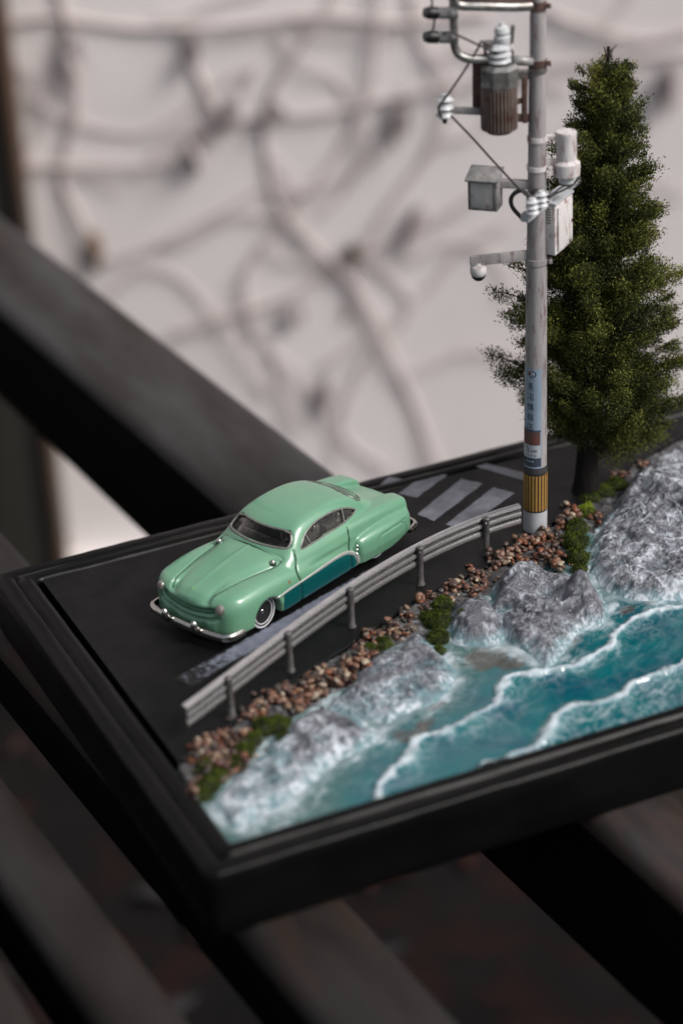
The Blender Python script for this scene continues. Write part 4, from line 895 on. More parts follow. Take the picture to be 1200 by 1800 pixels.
def rail_mesh(sec, name):
    V = []; F = []; n_ = len(RL); k_ = len(sec)
    for i, p in enumerate(RL):
        t = RL[min(i+1, n_-1)]-RL[max(i-1, 0)]; t = t/np.linalg.norm(t); nrm = np.array([t[1], -t[0], 0])
        for (o_, z_) in sec: V.append(p-g0+nrm*(o_+0)+np.array([0,0,z_+.0]))
    for i in range(n_-1):
        for j in range(k_): F.append((i*k_+j, (i+1)*k_+j, (i+1)*k_+(j+1)%k_, i*k_+(j+1)%k_))
    F.append(tuple(range(k_))); F.append(tuple(range((n_-1)*k_, n_*k_))[::-1])
    o = mesh(name, V, F, M['rail'], gr, True); o.data.materials.append(M['rail_groove_shade'])
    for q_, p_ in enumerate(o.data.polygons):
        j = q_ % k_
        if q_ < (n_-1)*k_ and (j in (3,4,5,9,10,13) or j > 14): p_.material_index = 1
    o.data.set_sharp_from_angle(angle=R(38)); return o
fs = [(-.13,1.10),(-.05,1.085),(.01,1.05),(.015,1.0),(-.055,.965),(-.06,.94),(.02,.90),(.035,.85),(.03,.79),(-.055,.745),(-.06,.715),(.0,.68),(.02,.62),(.015,.56),(-.0,.52)]
bk = [(o_-.045, z_) for o_, z_ in fs[::-1]]; bk[-1] = (-.14, 1.06)
rail_mesh(fs+bk, 'rail_beam')
for i, p in enumerate(pf):
    q = p-g0; post = lathe('post', (q[0], q[1], -.02), [(.12,0),(.115,.05),(.088,.09),(.084,.5),(.084,1.0),(.095,1.03),(.098,1.11),(.075,1.13)], M['rail_post'], gr, (.01*i-.02,0,1), 14)
    rr = AWAY*.085; box('spacer', (q[0]+rr[0]*.9, q[1]+rr[1]*.9, .84), (.10,.10,.2), M['rail_post'], post, YAW, .01)
    bm = bmesh.new(); v_ = bmesh.ops.create_uvsphere(bm, u_segments=8, v_segments=6, radius=.025)['verts']; bmesh.ops.translate(bm, vec=(q[0]-AWAY[0]*.07, q[1]-AWAY[1]*.07, .98), verts=v_); from_bm('bolt', bm, M['rail'], post)
#==END_DIO==
#==POLE==
# ---------------------------------------------------------------- utility pole with its hardware
save_mat('pole', mat('weathered_white_pole_paint', (0.40,0.38,0.385), (0.30,0.28,0.285), 2, 0.55, bump=.3, bscale=9, stretch=(1.6,1.6,.35), c3=(0.17,0.10,0.10), s3=3.2, t3=(0.53,0.68)))
save_mat('pole_white', mat('clean_white_paint', (0.50,0.51,0.54), (0.42,0.43,0.46), 3, 0.5, bump=.15, bscale=8))
save_mat('rusty_white', mat('white_paint_with_rust_streaks', (0.80,0.77,0.775), (0.66,0.62,0.62), 3, 0.5, bump=.25, bscale=9, stretch=(1.5,1.5,.4), c3=(0.27,0.13,0.12), s3=3.6, t3=(0.53,0.66)))
save_mat('ceramic', mat('white_glazed_insulator', (0.66,0.68,0.70), (0.55,0.57,0.6), 6, .3, spec=.6))
save_mat('pale_panel', mat('pale_grey_panel_paint', (0.50,0.50,0.50), (0.38,0.375,0.37), 3, .45, bump=.2, bscale=9, stretch=(1.5,1.5,.5), c3=(0.22,0.15,0.13), s3=4, t3=(0.55,0.68)))
save_mat('tin', mat('dull_tin_paint', (0.40,0.40,0.40), (0.26,0.255,0.25), 5, .42, .25, bump=.25, bscale=12, c3=(0.10,0.065,0.05), s3=6, t3=(0.58,0.72)))
save_mat('steel', mat('pale_steel', (0.46,0.46,0.45), (0.25,0.24,0.23), 5, .3, .7, bump=.25, bscale=12, c3=(0.16,0.10,0.07), s3=6, t3=(0.56,0.7)))
save_mat('rust', mat('rust_brown_steel', (0.095,0.055,0.048), (0.17,0.10,0.085), 4, .55, .3, bump=.3, bscale=12, c3=(0.28,0.25,0.23), s3=7, t3=(0.6,0.72)))
save_mat('rust_fin', mat('brown_ribbed_tank_paint', (0.27,0.21,0.185), (0.17,0.12,0.105), 2.5, .45, .2, bump=.2, bscale=12, c3=(0.16,0.06,0.05), s3=2.5, t3=(0.55,0.66)))
save_mat('black_rubber', mat('black_rubber_cap', (0.008,0.008,0.009), rough=.4))
save_mat('wire', mat('dark_wire', (0.025,0.02,0.02), rough=.5))
save_mat('clear', mat('cloudy_clear_insulator', (0.62,0.63,0.64), rough=.2, trans=.55, ior=1.35))
save_mat('yellow', mat('ochre_yellow_band', (0.42,0.235,0.055), (0.34,0.19,0.05), 5, .5))
save_mat('dark_grey', mat('dark_grey_band', (0.045,0.045,0.05), rough=.5))
save_mat('dark_stripe', mat('dark_stripe', (0.03,0.025,0.02), rough=.5))
save_mat('poster_blue', mat('pale_blue_poster_paper', (0.25,0.32,0.42), (0.30,0.37,0.46), 2, .35))
save_mat('poster_ink', mat('dark_blue_ink', (0.05,0.07,0.12), rough=.45)); save_mat('poster_red', mat('dull_red_print', (0.16,0.055,0.045), (0.10,0.06,0.05), 6, .45))
save_mat('poster_dark', mat('dark_blue_print', (0.035,0.05,0.085), (0.06,0.07,0.10), 4, .45)); save_mat('poster_white', mat('off_white_print', (0.42,0.45,0.50), rough=.45))
B0 = at(940, 928, 0.0)
def pp(px_, py_, t=0.0): return on_plane(px_, py_, B0-AWAY*t, AWAY)
def kk(p): return float(np.dot(np.array(p)-CAM, FW))/FPX       # cm per photograph pixel at that depth
top = pp(944.8, -10); ax = (top-B0)/np.linalg.norm(top-B0); top2 = B0+ax*19.0
pole = empty('utility_pole', tuple(B0)); tag(pole, 'tall white weathered model utility pole with transformers, boxes, wires and a striped foot', 'utility pole')
def L_(p): return Vector(tuple(np.array(p)-B0))
def on_axis(py_): # point of the pole axis seen at row py_
    lo_, hi_ = -1.0, 25.0
    for _ in range(50):
        m_ = (lo_+hi_)/2; P_ = B0+ax*m_; d_ = P_-CAM; yy_ = 900-FPX*(d_@UP)/(d_@FW)
        if yy_ > py_: lo_ = m_
        else: hi_ = m_
    return B0+ax*lo_, lo_
def plathe(name, y0_, y1_, w0, w1, m, parent=pole, seg=28):
    a_, ha = on_axis(y0_); b_, hb = on_axis(y1_); return lathe(name, L_(a_), [(w0/2*kk(a_), 0), (w1/2*kk(b_), hb-ha)], m, parent, ax, seg)
plathe('foot_sleeve', 935, 893, 42, 42, M['pole_white'])
band = plathe('striped_band', 893, 824, 41.5, 41, M['dark_stripe'])
a_, ha = on_axis(890); b_, hb = on_axis(829)
for k in range(22):
    an = 2*math.pi*k/22; q = frame_at((0,0,0), ax); c_ = (np.array(a_)+np.array(b_))/2; rr = 20.8*kk(c_)
    off = q @ Vector((rr*math.cos(an), rr*math.sin(an), 0)); P_ = L_(c_)+off.to_3d() if hasattr(off,'to_3d') else L_(c_)+off
    box('stripe', tuple(P_), (.014, .052, hb-ha), M['yellow'], band, bev=0, mtx=q @ Matrix.Rotation(an, 4, 'Z'))
plathe('dark_ring', 825, 815, 42, 41, M['dark_grey'])
sh = plathe('shaft', 818, 460, 39.5, 37, M['pole'])
plathe('shaft', 462, 250, 36, 32, M['pole']); plathe('shaft', 252, 118, 33, 29, M['pole']); 
a_, ha = on_axis(120); lathe('shaft', L_(a_), [(14.5*kk(a_), 0), (12.5*kk(a_), 5.2)], M['pole'], pole, ax, 24)
def collar(yc, h_, w_, m='pole', bolt=True):
    c_ = plathe('collar', yc+h_/2, yc-h_/2, w_, w_, M[m])
    if bolt:
        P_, _ = on_axis(yc); q = L_(P_)+Vector(tuple(SIDE*(w_/2*kk(P_)+.04)-AWAY*.12)); box('bolt', tuple(q), (.09,.16,.10), M[m], c_, YAW, .01)
    return c_
collar(457, 9, 41); collar(352, 26, 38, 'rusty_white'); collar(294, 8, 37, 'rusty_white'); collar(243, 8, 36, 'rusty_white', False); collar(122, 7, 34, 'steel', False); collar(110, 13, 33, 'rust'); collar(9, 16, 31, 'rust')
# poster wrapped round the pole: curved sheets
def wrap(name, y0_, y1_, x0f, x1f, m, parent, lift=.010, n=12):
    # x0f..x1f : fraction of the visible half (-1 left edge, +1 right edge)
    V = []; F = []
    a_, ha = on_axis(y0_); b_, hb = on_axis(y1_); qm = frame_at((0,0,0), ax).to_3x3()
    for j in range(2):
        P_ = (a_, b_)[j]; r_ = np.interp((y0_, y1_)[j], [460, 818], [18.5, 19.75])*kk(P_)+lift
        for i in range(n+1):
            f = x0f+(x1f-x0f)*i/n; an = math.asin(max(-1, min(1, f))) if abs(f) <= 1 else math.copysign(math.pi/2+(abs(f)-1), f)
            V.append(tuple(L_(P_)+Vector(tuple(SIDE*math.sin(an)*r_-AWAY*math.cos(an)*r_))))
    for i in range(n): F.append((i, i+1, n+2+i, n+1+i))
    return mesh(name, V, F, m, parent)
po = wrap('poster', 815, 641, -1.5, .42, M['poster_blue'], pole)
wrap('photo_panel', 774, 750, -1.2, .30, M['poster_red'], po, .013); wrap('white_panel', 796, 775, -1.2, .34, M['poster_white'], po, .013); wrap('dark_panel', 812, 797, -1.3, .38, M['poster_dark'], po, .013); wrap('panel_rule', 751, 748, -1.3, .34, M['poster_ink'], po, .0145)
# lettering made of brush strokes laid on the curved sheet
def strokes(cx_, cy_, w_, h_, segs, m='poster_ink', th=1.5, nm='letter'):
    bm = bmesh.new()
    for (x0_, y0_, x1_, y1_) in segs:
        ax0, ay0 = cx_+(x0_-.5)*w_, cy_+(y0_-.5)*h_; ax1, ay1 = cx_+(x1_-.5)*w_, cy_+(y1_-.5)*h_; n_ = 4; pts = []
        for i in range(n_+1):
            t = i/n_; X_ = ax0+(ax1-ax0)*t; Y_ = ay0+(ay1-ay0)*t; P_, _ = on_axis(Y_); r_ = np.interp(Y_, [460,818], [18.5,19.75])*kk(P_)+.014
            C_ = 942.3-(Y_-641)*.010; f = max(-1.3, min(1, (X_-C_)/np.interp(Y_, [460,818], [18.5,19.75]))); an = math.asin(max(-.999, min(.999, f)))
            pts.append(L_(P_)+Vector(tuple(SIDE*math.sin(an)*r_-AWAY*math.cos(an)*r_)))
        bm_tube(bm, pts, th*.5*kk(B0), 4)
    return from_bm(nm, bm, M[m], po)
KJ = {
 'naga': [(.3,.0,.3,.5),(.3,.02,.85,.02),(.3,.17,.8,.17),(.3,.32,.8,.32),(.05,.5,.98,.5),(.3,.5,.3,.98),(.3,.95,.5,.85),(.5,.55,.95,.98),(.8,.6,.6,.75)],
 'numa': [(.05,.05,.2,.18),(.0,.35,.15,.45),(.0,.95,.2,.6),(.35,.05,.95,.05),(.9,.05,.85,.4),(.6,.05,.35,.45),(.42,.55,.92,.55),(.42,.55,.42,.95),(.92,.55,.92,.95),(.42,.93,.92,.93)],
 'sei': [(.15,.0,.15,.98),(.02,.2,.05,.4),(.28,.2,.3,.35),(.4,.08,.98,.08),(.45,.22,.93,.22),(.38,.36,1,.36),(.68,0,.68,.36),(.45,.5,.45,.98),(.45,.5,.92,.5),(.92,.5,.92,.98),(.45,.65,.92,.65),(.45,.8,.92,.8)],
 'mi': [(.05,.3,.4,.3),(.22,.0,.22,.98),(.22,.4,.02,.7),(.5,.1,.98,.1),(.6,.1,.5,.4),(.85,.1,.95,.4),(.45,.5,1,.5),(.72,.4,.72,.98),(.5,.65,.45,.95),(.9,.6,1,.9)],
 'ten': [(.5,.0,.5,.12),(.08,.14,.98,.14),(.12,.14,.02,.95),(.55,.2,.55,.55),(.55,.38,.88,.38),(.3,.58,.9,.58),(.3,.58,.3,.95),(.9,.58,.9,.95),(.3,.93,.9,.93)]}
for i, k in enumerate(('naga','numa','sei','mi','ten')): strokes(932.0-i*.35, 672+i*17.6, 9.5, 12.5, KJ[k], th=1.25)
circ = [(.5+.5*math.cos(a_), .5+.5*math.sin(a_), .5+.5*math.cos(a_+.53), .5+.5*math.sin(a_+.53)) for a_ in np.arange(0, 6.28, .5236)]
strokes(934.5, 650, 12, 11, circ, 'poster_ink', 1.6, 'roundel'); strokes(934.5, 650, 8, 8, [(.1,.8,.55,.3),(.35,.9,.8,.4),(.55,.2,.9,.7)], 'poster_white', 1.4, 'roundel_mark'); strokes(931, 649, 5, 8, [(.2,.1,.2,.9),(.6,.1,.5,.6)], 'poster_red', 3, 'roundel_patch')
strokes(926, 782, 6, 10, [(.1,.1,.7,.2),(.7,.2,.6,.7),(.6,.7,.9,.95)], 'poster_red', 2, 'red_mark')
strokes(936, 784, 11, 5, [(.1,.5,.3,.5),(.2,.1,.2,.9),(.45,.3,.6,.3),(.5,.1,.5,.9),(.75,.1,.75,.9),(.9,.2,.9,.8)], 'poster_ink', 1.1, 'small_print'); strokes(933, 792, 17, 2, [(.0,.5,.3,.5),(.4,.5,.6,.5),(.7,.5,.95,.5)], 'poster_ink', 1.2, 'small_print')
strokes(930, 803, 13, 4, [(.0,.5,.2,.5),(.3,.5,.5,.4),(.6,.5,.9,.5)], 'poster_white', 1.1, 'small_print')

def vbox(name, c0_, c1_, c2_, h_, m, parent, bev=.02, up_=None):
    # upright box from three floor corners (world coordinates): c0 shared corner, c1 and c2 its neighbours
    c0_, c1_, c2_ = [np.array(c) for c in (c0_, c1_, c2_)]; u_ = c1_-c0_; v_ = c2_-c0_; u_[2] = 0; v_[2] = 0; lu = np.linalg.norm(u_); lv_ = np.linalg.norm(v_)
    u_ /= lu; n_ = np.array([-u_[1], u_[0], 0]); n_ = n_ if n_@v_ > 0 else -n_
    cen = c0_+u_*lu/2+n_*lv_/2+np.array([0,0,h_/2]); ang = math.atan2(u_[1], u_[0])
    return box(name, tuple(L_(cen)), (lu, lv_, h_), m, parent, ang, bev), u_, n_, lu, lv_, cen
def bar(name, a_, b_, w_, h_, m, parent, bev=.012):
    a_, b_ = L_(a_), L_(b_); return box(name, tuple((a_+b_)/2), (w_, h_, (b_-a_).length), m, parent, bev=bev, mtx=frame_at(a_, b_))
def insul(name, p, axis, r_, L, m, parent, n=3, seg=18):
    prof_ = [(r_*.45, 0)]
    for i in range(n):
        z0_ = L*i/n; prof_ += [(r_*.55, z0_+.02*L), (r_, z0_+.30*L/n), (r_*(.95-.12*i), z0_+.55*L/n), (r_*.5, z0_+.85*L/n)]
    prof_ += [(r_*.5, L*.97), (r_*.3, L)]; return lathe(name, L_(p), prof_, m, parent, axis, seg, 50)
# white box on the right
z0 = pp(975, 450, .25)[2]; c0_ = at(975, 450, z0); c1_ = at(1006, 425, z0); c2_ = at(951, 447, z0)
H_ = (450-368)*kk(c0_)/math.sqrt(1-FW[2]**2)*1.0
wb, u_, n_, lu, lv_, cen = vbox('white_box', c0_, c1_, c2_, H_, M['rusty_white'], pole, .025)
lid, *_ = vbox('box_lid', c0_-u_*.02-n_*.03+np.array([0,0,H_]), c1_+u_*.02-n_*.03+np.array([0,0,H_]), c2_-u_*.02+np.array([0,0,H_]), .07, M['pole_white'], wb, .02)
q = cen-n_*(lv_/2+.03); box('box_door', tuple(L_(q)), (lu*.78, .05, H_*.86), M['rusty_white'], wb, math.atan2(u_[1], u_[0]), .012)
q2 = q-n_*.035+u_*lu*.32; box('door_latch', tuple(L_(q2)), (.035, .03, .08), M['rust'], wb, math.atan2(u_[1], u_[0]), .005)
for k in range(6):
    q = cen-u_*(lu/2+.004)+np.array([0,0,H_*(.42-.055*k)])+n_*.02; box('louvre', tuple(L_(q)), (.02, lv_*.5, .02), M['rust'], wb, math.atan2(u_[1], u_[0]), .003)
# crossarm with insulators, slanting away to the right
zc = pp(943, 366, .35)[2]; A0 = at(921, 384, zc); A1 = at(1014, 314, zc)
arm = bar('crossarm', A0, A1, .22, .20, M['pole_white'], pole)
ad = (A1-A0)/np.linalg.norm(A1-A0)
for (x_, y_, r_) in ((935, 377, .175), (951, 364, .17)):
    q = at(x_, y_, zc+.1); insul('insulator', q, (0,0,1), r_, .44, M['ceramic'], arm)
q = at(998, 322, zc+.1); lathe('insulator_disc', L_(q), [(.16,0),(.24,.04),(.24,.10),(.12,.16)], M['ceramic'], arm)
# white cylinder transformer at the right
cb = pp(995, 308, .0); kx = kk(cb)
ct = pp(997, 232, .0); Hc = float(ct[2]-cb[2])
cyl = lathe('white_canister', L_(cb), [(20*kx,-.02),(23.5*kx,.02),(24.5*kx,.22),(24*kx,.34),(19.5*kx,.40),(18*kx,.42),(17.8*kx,Hc-.06),(18.3*kx,Hc-.02),(17.5*kx,Hc+.02),(1*kx,Hc+.03)], M['rusty_white'], pole, (0,0,1), 28)
lathe('canister_foot', L_(cb-np.array([0,0,.20])), [(.10,0),(.19,.02),(.19,.09),(.15,.2)], M['ceramic'], cyl)
for yy_ in (243, 286):
    P_, _ = on_axis(yy_); e_ = np.array([cb[0], cb[1], P_[2]]); bar('bracket', P_, e_, .14, .14, M['rusty_white'], cyl)
# grey meter box on the left
z0 = pp(830, 370, .1)[2]; c0_ = at(873, 373, z0); c1_ = at(822, 369, z0); c2_ = c0_+(AWAY*.52+SIDE*.10)
H_ = 51*kk(c0_)/math.sqrt(1-FW[2]**2)
mb, u_, n_, lu, lv_, cen = vbox('meter_box', c0_, c1_, c2_, H_, M['tin'], pole, .02)
ang = math.atan2(u_[1], u_[0]); rf = box('sloped_lid', tuple(L_(cen+np.array([0,0,H_/2+.07])-n_*.03)), (lu*1.14, lv_*1.25, .05), M['tin'], mb, bev=.012, mtx=Matrix.Rotation(ang, 4, 'Z') @ Matrix.Rotation(.30, 4, 'X' if np.cross(u_, n_)[2] > 0 else 'X') if np.cross(u_, n_)[2] > 0 else Matrix.Rotation(ang, 4, 'Z') @ Matrix.Rotation(-.30, 4, 'X'))
q = cen-n_*(lv_/2+.012); box('meter_door', tuple(L_(q)), (lu*.78, .03, H_*.8), M['pale_panel'], mb, ang, .01)
for dx_, dz_, sx_, sz_ in ((0,.42,.84,.03),(0,-.42,.84,.03),(-.42,0,.03,.86),(.42,0,.03,.86)): box('door_frame', tuple(L_(q-n_*.02+u_*lu*dx_+np.array([0,0,H_*dz_]))), (lu*sx_ if sx_ > .1 else .035, .02, H_*sz_ if sz_ > .1 else .03), M['steel'], mb, ang, .004)
P_, _ = on_axis(325); bar('meter_arm', cen+np.array([0,0,.25]), P_, .20, .20, M['pole'], mb)
# camera arm with dome camera
P_, _ = on_axis(447); E_ = pp(826, 459, .25); ca = bar('camera_arm', P_, E_, .12, .26, M['pole'], pole)
q = pp(840, 464, .22); dm = lathe('dome_camera', L_(q-np.array([0,0,.42])), [(.02,.0),(.13,.05),(.185,.14),(.21,.19),(.215,.30),(.19,.36),(.10,.40),(.08,.45)], M['rusty_white'], ca, (0,0,1), 22)
lathe('dark_dome', L_(q-np.array([0,0,.455])), [(.01,0),(.10,.025),(.165,.09),(.19,.15)], M['black_rubber'], dm, (0,0,1), 20)
# ribbed hanging transformer
tb = pp(877, 228, .3); k_ = kk(tb); tt = pp(877, 150, .3); Ht_ = float(tt[2]-tb[2])
tank = lathe('ribbed_tank', L_(tb), [(6*k_,-.13),(22*k_,-.05),(27*k_,.03),(27*k_,.08),(27*k_,Ht_)], M['rust'], pole, (0,0,1), 36)
for i in range(30):
    a_ = 2*math.pi*i/30; q = Vector(L_(tb))+Vector((28.5*k_*math.cos(a_), 28.5*k_*math.sin(a_), Ht_*.5+.02)); box('rib', tuple(q), (.11,.045,Ht_*.96), M['rust_fin'], tank, a_, .01)
hx_ = lathe('hex_cap', L_(tt-np.array([0,0,.04])), [(31*k_,0),(35*k_,.08),(35*k_,.50),(30*k_,.60),(10*k_,.64)], M['steel'], tank, (0,0,1), 8, 20)
t2 = tt+np.array([.0,0,.58]); insul('top_insulator', t2-AWAY*.05, (0,0,1), .30, .50, M['ceramic'], hx_)
t3 = pp(882, 84, .3); lathe('glass_insulator', L_(t3), [(.10,0),(.12,.1),(.20,.16),(.21,.28),(.15,.32),(.20,.40),(.17,.50),(.08,.55),(.06,.62)], M['ceramic'], hx_, (0,0,1), 20)
bar('fuse_post', pp(869, 108, .4), pp(869, 78, .4), .06, .06, M['ceramic'], hx_)
lv = pp(899, 72, .2); bar('switch_lever', pp(898, 75, .2), pp(901, 44, .2), .17, .10, M['steel'], hx_, .03); tube('lever_wire', [L_(pp(898,78,.2)), L_(pp(901,95,.2)), L_(pp(900,112,.15))], .035, M['steel'], hx_, 6)
bar('top_plate', pp(848, 78, .25), pp(872, 76, .25), .30, .12, M['steel'], hx_); bar('dark_plate', pp(852, 98, .15), pp(852, 84, .15), .35, .06, M['rust'], hx_)
# frame plates and rusty bracket beside the tank
bar('frame_plate', pp(846, 190, .1), pp(846, 96, .1), .10, .45, M['rust'], pole); bar('frame_stud', pp(836, 136, .2), pp(848, 136, .2), .10, .10, M['rust'], pole)
br = bar('rust_bracket', pp(921, 213, .0), pp(921, 132, .0), .32, .12, M['rust'], pole); bar('bracket_tab', pp(907, 131, .05), pp(934, 131, .0), .18, .20, M['steel'], br); bar('bracket_tab', pp(905, 207, .05), pp(934, 207, .0), .20, .16, M['rust'], br); bar('bracket_brace', pp(905, 180, .1), pp(920, 175, .0), .14, .1, M['rust'], br)
# lower side arm with a pin insulator
sa = bar('side_arm', pp(787, 193, .35), pp(850, 196, .2), .13, .17, M['tin'], pole)
q = pp(781, 208, .4); lathe('insulator_pin', L_(q-np.array([0,0,.12])), [(.05,0),(.06,.1),(.15,.14),(.16,.2)], M['black_rubber'], sa); insul('pin_insulator', q, (.05,0,1), .22, .62, M['ceramic'], sa)
# tubular loop bracket
lp = [pp(938,10,.05), pp(900,12,.2), pp(850,11,.35), pp(812,10,.42), pp(800,4,.45), pp(797,-14,.45)]
tube('upper_tube', [L_(p) for p in smooth_path(lp, 5)], .125, M['steel'], pole, 10)
lp2 = [pp(938,-2,.05), pp(870,0,.25), pp(800,-2,.4)]; tube('upper_tube', [L_(p) for p in lp2], .10, M['rust'], pole, 10)
lp = [pp(796,-30,.45), pp(796,8,.45), pp(797,50,.45), pp(798,78,.45), pp(804,94,.45), pp(818,102,.45), pp(836,104,.42), pp(862,104,.35)]
lt = tube('loop_tube', [L_(p) for p in smooth_path(lp, 6)], .105, M['steel'], pole, 10)
tube('loop_tube', [L_(p) for p in [pp(900,106,.25), pp(918,107,.15), pp(942,108,.05)]], .125, M['tin'], pole, 10)
for yy_ in (23, 65):
    a_ = pp(795, yy_+.5, .5); b_ = pp(744, yy_-.5, .75); dr_ = (b_-a_)/np.linalg.norm(b_-a_); L0 = np.linalg.norm(b_-a_)
    pf_ = [(.09,0),(.13,.05)]; 
    for k in range(5): pf_ += [(.10,.08+.055*k),(.155,.10+.055*k)]
    pf_ += [(.08,.37),(.07,.44)]; ins = lathe('clear_insulator', L_(a_), pf_, M['clear'], lt, dr_, 18, 60)
    pf_ = [(.08,.38)]
    for k in range(3): pf_ += [(.15,.40+.09*k),(.165,.43+.09*k),(.14,.47+.09*k)]
    pf_ += [(.12,L0-.02)]; lathe('black_cap', L_(a_), pf_, M['black_rubber'], ins, dr_, 20, 60)
    box('clip', tuple(L_(pp(799, yy_+3, .5))), (.16,.2,.16), M['steel'], ins, YAW, .02)
# wires
def wire(pts, r_=.028, lab=None):
    P_ = smooth_path([L_(p) for p in pts], 6); return tube('wire', P_, r_, M['wire'], pole, 6)
wire([pp(759,-30,.62), pp(759,10,.62), pp(763,30,.62), pp(762,45,.62), pp(757,62,.62)])
wire([pp(778,60,.75), pp(784,56,.75), pp(795,58,.72), pp(830,74,.62), pp(872,94,.55)])
wire([pp(872,90,.5), pp(852,76,.5), pp(845,73,.5), pp(840,84,.5), pp(815,125,.5), pp(790,162,.55), pp(778,178,.58), pp(772,186,.6), pp(772,200,.6), pp(780,208,.55)])
wire([pp(792,203,.55), pp(830,243,.5), pp(880,298,.48), pp(918,338,.5), pp(934,350,.5)])
wire([pp(938,352,.5), pp(920,336,.4), pp(904,340,.35), pp(897,352,.3), pp(902,368,.25), pp(917,384,.3)], .055)
wire([pp(936,348,.45), pp(915,334,.35), pp(901,342,.3), pp(899,360,.25), pp(914,380,.25)], .045)
wire([pp(935,338,.4), pp(950,345,.4), pp(972,342,.3), pp(1005,325,.1), pp(1016,312,.0)], .03)
wire([pp(930,345,.4), pp(955,352,.35), pp(985,330,.2), pp(1012,318,.0), pp(1015,308,.0)], .025)
wire([pp(932,342,.42), pp(940,334,.42), pp(952,336,.42), pp(958,342,.4)], .03)
# weeds: bright dab at the foot of the pole
# ---------------------------------------------------------------- the tree
TB = at(1030, 862, 0)
TT = on_plane(1066, 88, TB, AWAY)
tree = empty('conifer_tree', tuple(TB)); tag(tree, 'dark green feathery model conifer with a thick black trunk behind the pole', 'tree')
def tp(px_, py_, t=0.0): return on_plane(px_, py_, TB-AWAY*t, AWAY)
OUT = [(90,1050,1085),(115,1022,1108),(150,1000,1110),(190,1005,1132),(215,996,1145),(250,982,1135),(290,972,1140),(330,962,1168),(370,955,1160),(410,945,1158),(450,900,1172),(500,888,1205),(540,880,1222),(580,868,1222),(620,858,1232),(650,876,1225),(700,876,1220),(740,910,1195),(775,950,1165),(800,985,1120)]
oy = [o_[0] for o_ in OUT]; ol = [o_[1] for o_ in OUT]; orr = [o_[2] for o_ in OUT]
save_mat('bark', mat('black_trunk_bark', (0.012,0.011,0.011), (0.020,0.018,0.017), 2, .9, spec=.08, bump=.8, bscale=6, stretch=(3,3,.5)))
save_mat('twig', mat('brown_twig', (0.05,0.035,0.025), (0.085,0.065,0.05), 5, .8))
TL = lambda p: Vector(tuple(np.array(p)-TB))
kt = kk(TB); trp = [TL(tp(1030,868)), TL(tp(1031,820)), TL(tp(1034,740)), TL(tp(1040,600)), TL(tp(1050,400)), TL(tp(1058,220)), TL(tp(1068,82))]
tr_path = smooth_path(trp, 6); nn_ = len(tr_path); tr_r = np.interp(np.linspace(0,1,nn_), [0,.04,.17,.4,.7,1], [29*kt,25*kt,19*kt,.20,.10,.04])
tk = tube('trunk', tr_path, tr_r, M['bark'], tree, 16)
me = tk.data
for v in me.vertices:
    a_ = math.atan2(v.co.y, v.co.x); v.co.x += .02*math.sin(a_*9+v.co.z*2)*math.cos(a_); v.co.y += .02*math.sin(a_*9+v.co.z*2)*math.sin(a_)
TPA = np.array([list(p) for p in tr_path]); 
bmt = bmesh.new()
for k in range(4): # broken grey tip
    bm_tube(bmt, [TL(tp(1066+random.uniform(-3,3),100)), TL(tp(1060+9*k*.9+random.uniform(-3,3), 74+random.uniform(0,14)))], [.05,.02], 5)
from_bm('broken_tip', bmt, mat('pale_dry_wood', (0.22,0.18,0.17), (0.13,0.10,0.09), 9, .8), tree)
C_, T_, O_ = [], [], []
def clump(hp, sp_, dirv, tone, dens=1.0):
    n_ = int(620*(sp_/.3)**1.7*dens)
    g_ = np.clip(RNG.normal(size=(n_,3)), -1.7, 1.7); loc = g_*sp_*np.array([.62,.62,.42])+np.outer(np.clip(RNG.normal(size=n_), -1.5, 1.5)*sp_*.55, dirv+np.array([0,0,.25]))
    C_.append(np.array(hp)+loc); up_ = loc[:,2]/sp_
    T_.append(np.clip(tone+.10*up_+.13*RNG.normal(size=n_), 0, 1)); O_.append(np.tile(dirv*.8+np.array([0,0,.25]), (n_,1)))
def outl(py_): l_, r_ = np.interp(py_, oy, ol), np.interp(py_, oy, orr); return (l_+r_)/2, (r_-l_)/2
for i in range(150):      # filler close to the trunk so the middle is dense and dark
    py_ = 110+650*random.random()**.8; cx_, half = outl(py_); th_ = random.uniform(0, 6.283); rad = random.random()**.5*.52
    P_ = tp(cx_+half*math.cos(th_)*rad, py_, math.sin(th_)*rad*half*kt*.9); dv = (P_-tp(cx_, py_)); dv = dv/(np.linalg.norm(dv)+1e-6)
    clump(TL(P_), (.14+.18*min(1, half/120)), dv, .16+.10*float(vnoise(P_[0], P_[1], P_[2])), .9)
NBR = 150
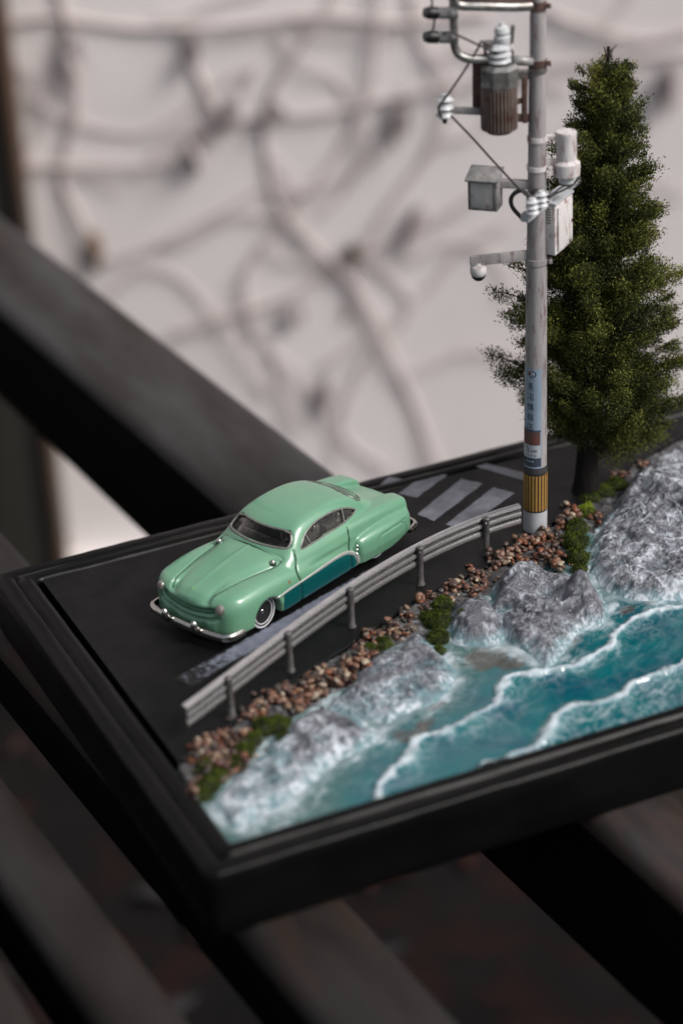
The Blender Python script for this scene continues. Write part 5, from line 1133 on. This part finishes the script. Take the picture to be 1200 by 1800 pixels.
for i in range(NBR):      # feathery branches reaching the outline
    f = ((i+.5)/NBR)**.82; py_ = 108+655*f; th_ = i*2.39996+random.uniform(-.3,.3); cx_, half = outl(py_)
    reach = random.uniform(.74, 1.04) if random.random() > .15 else .6; tone = .30+.22*float(vnoise(i*.7, 3.3))+random.uniform(-.05,.10)
    cx0, _ = outl(min(800, py_+34)); root_ = tp(cx0, min(812, py_+34+12*random.random()), 0)
    sp0 = (.10+.15*min(1, half/120)); eff = max(.15, half-sp0*.35/kt)
    tip = tp(cx_+eff*math.cos(th_)*reach, py_-random.uniform(-10,26), math.sin(th_)*reach*eff*kt*.9)
    mid = root_*.45+tip*.55+np.array([0,0,random.uniform(-.12,.10)])
    path = [np.array(p) for p in smooth_path([TL(root_), TL(mid), TL(tip)], 5)]
    dv = (tip-root_); dv = dv/(np.linalg.norm(dv)+1e-6)
    tube('branch', path, list(np.linspace(.045, .012, len(path))), M['twig'], tree, 5)
    m_ = 5
    for k in range(m_):
        t = .38+.62*k/(m_-1); P_ = path[int(t*(len(path)-1))]+RNG.normal(size=3)*.07
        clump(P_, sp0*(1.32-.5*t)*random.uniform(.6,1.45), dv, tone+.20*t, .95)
# drooping twig ends and loose sprays that break the outline
tw = bmesh.new()
for i in range(130):
    py_ = random.uniform(110, 765); l_, r_ = np.interp(py_, oy, ol), np.interp(py_, oy, orr); s_ = random.choice((-1,1)); half = (r_-l_)/2; cx_ = (l_+r_)/2
    e = random.uniform(.66, .90); q0 = TL(tp(cx_+s_*half*e*.8, py_, random.uniform(-.6,.6))); q1 = q0+Vector(tuple(SIDE*s_*random.uniform(.15,.42)))+Vector((0,0,random.uniform(-.12,.28)))
    bm_tube(tw, [q0, (q0+q1)/2+Vector((0,0,.04)), q1], [.014,.010,.006], 4)
    n_ = 110; t_ = RNG.random(n_)[:,None]; pts = np.array(q0)*(1-t_)+np.array(q1)*t_+np.clip(RNG.normal(size=(n_,3)),-1.5,1.5)*.05
    C_.append(pts); T_.append(np.clip(.42+.2*RNG.normal(size=n_), 0, 1)); O_.append(np.tile(np.array(q1-q0)*1.2, (n_,1)))
from_bm('loose_twigs', tw, M['twig'], tree)['kind'] = 'stuff'
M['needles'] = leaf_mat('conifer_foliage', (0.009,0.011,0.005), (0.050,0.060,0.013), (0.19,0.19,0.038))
C_ = np.concatenate(C_); T_ = np.concatenate(T_); O_ = np.concatenate(O_)
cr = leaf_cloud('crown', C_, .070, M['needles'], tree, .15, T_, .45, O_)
print('leaves', len(C_))
#==END_POLE==
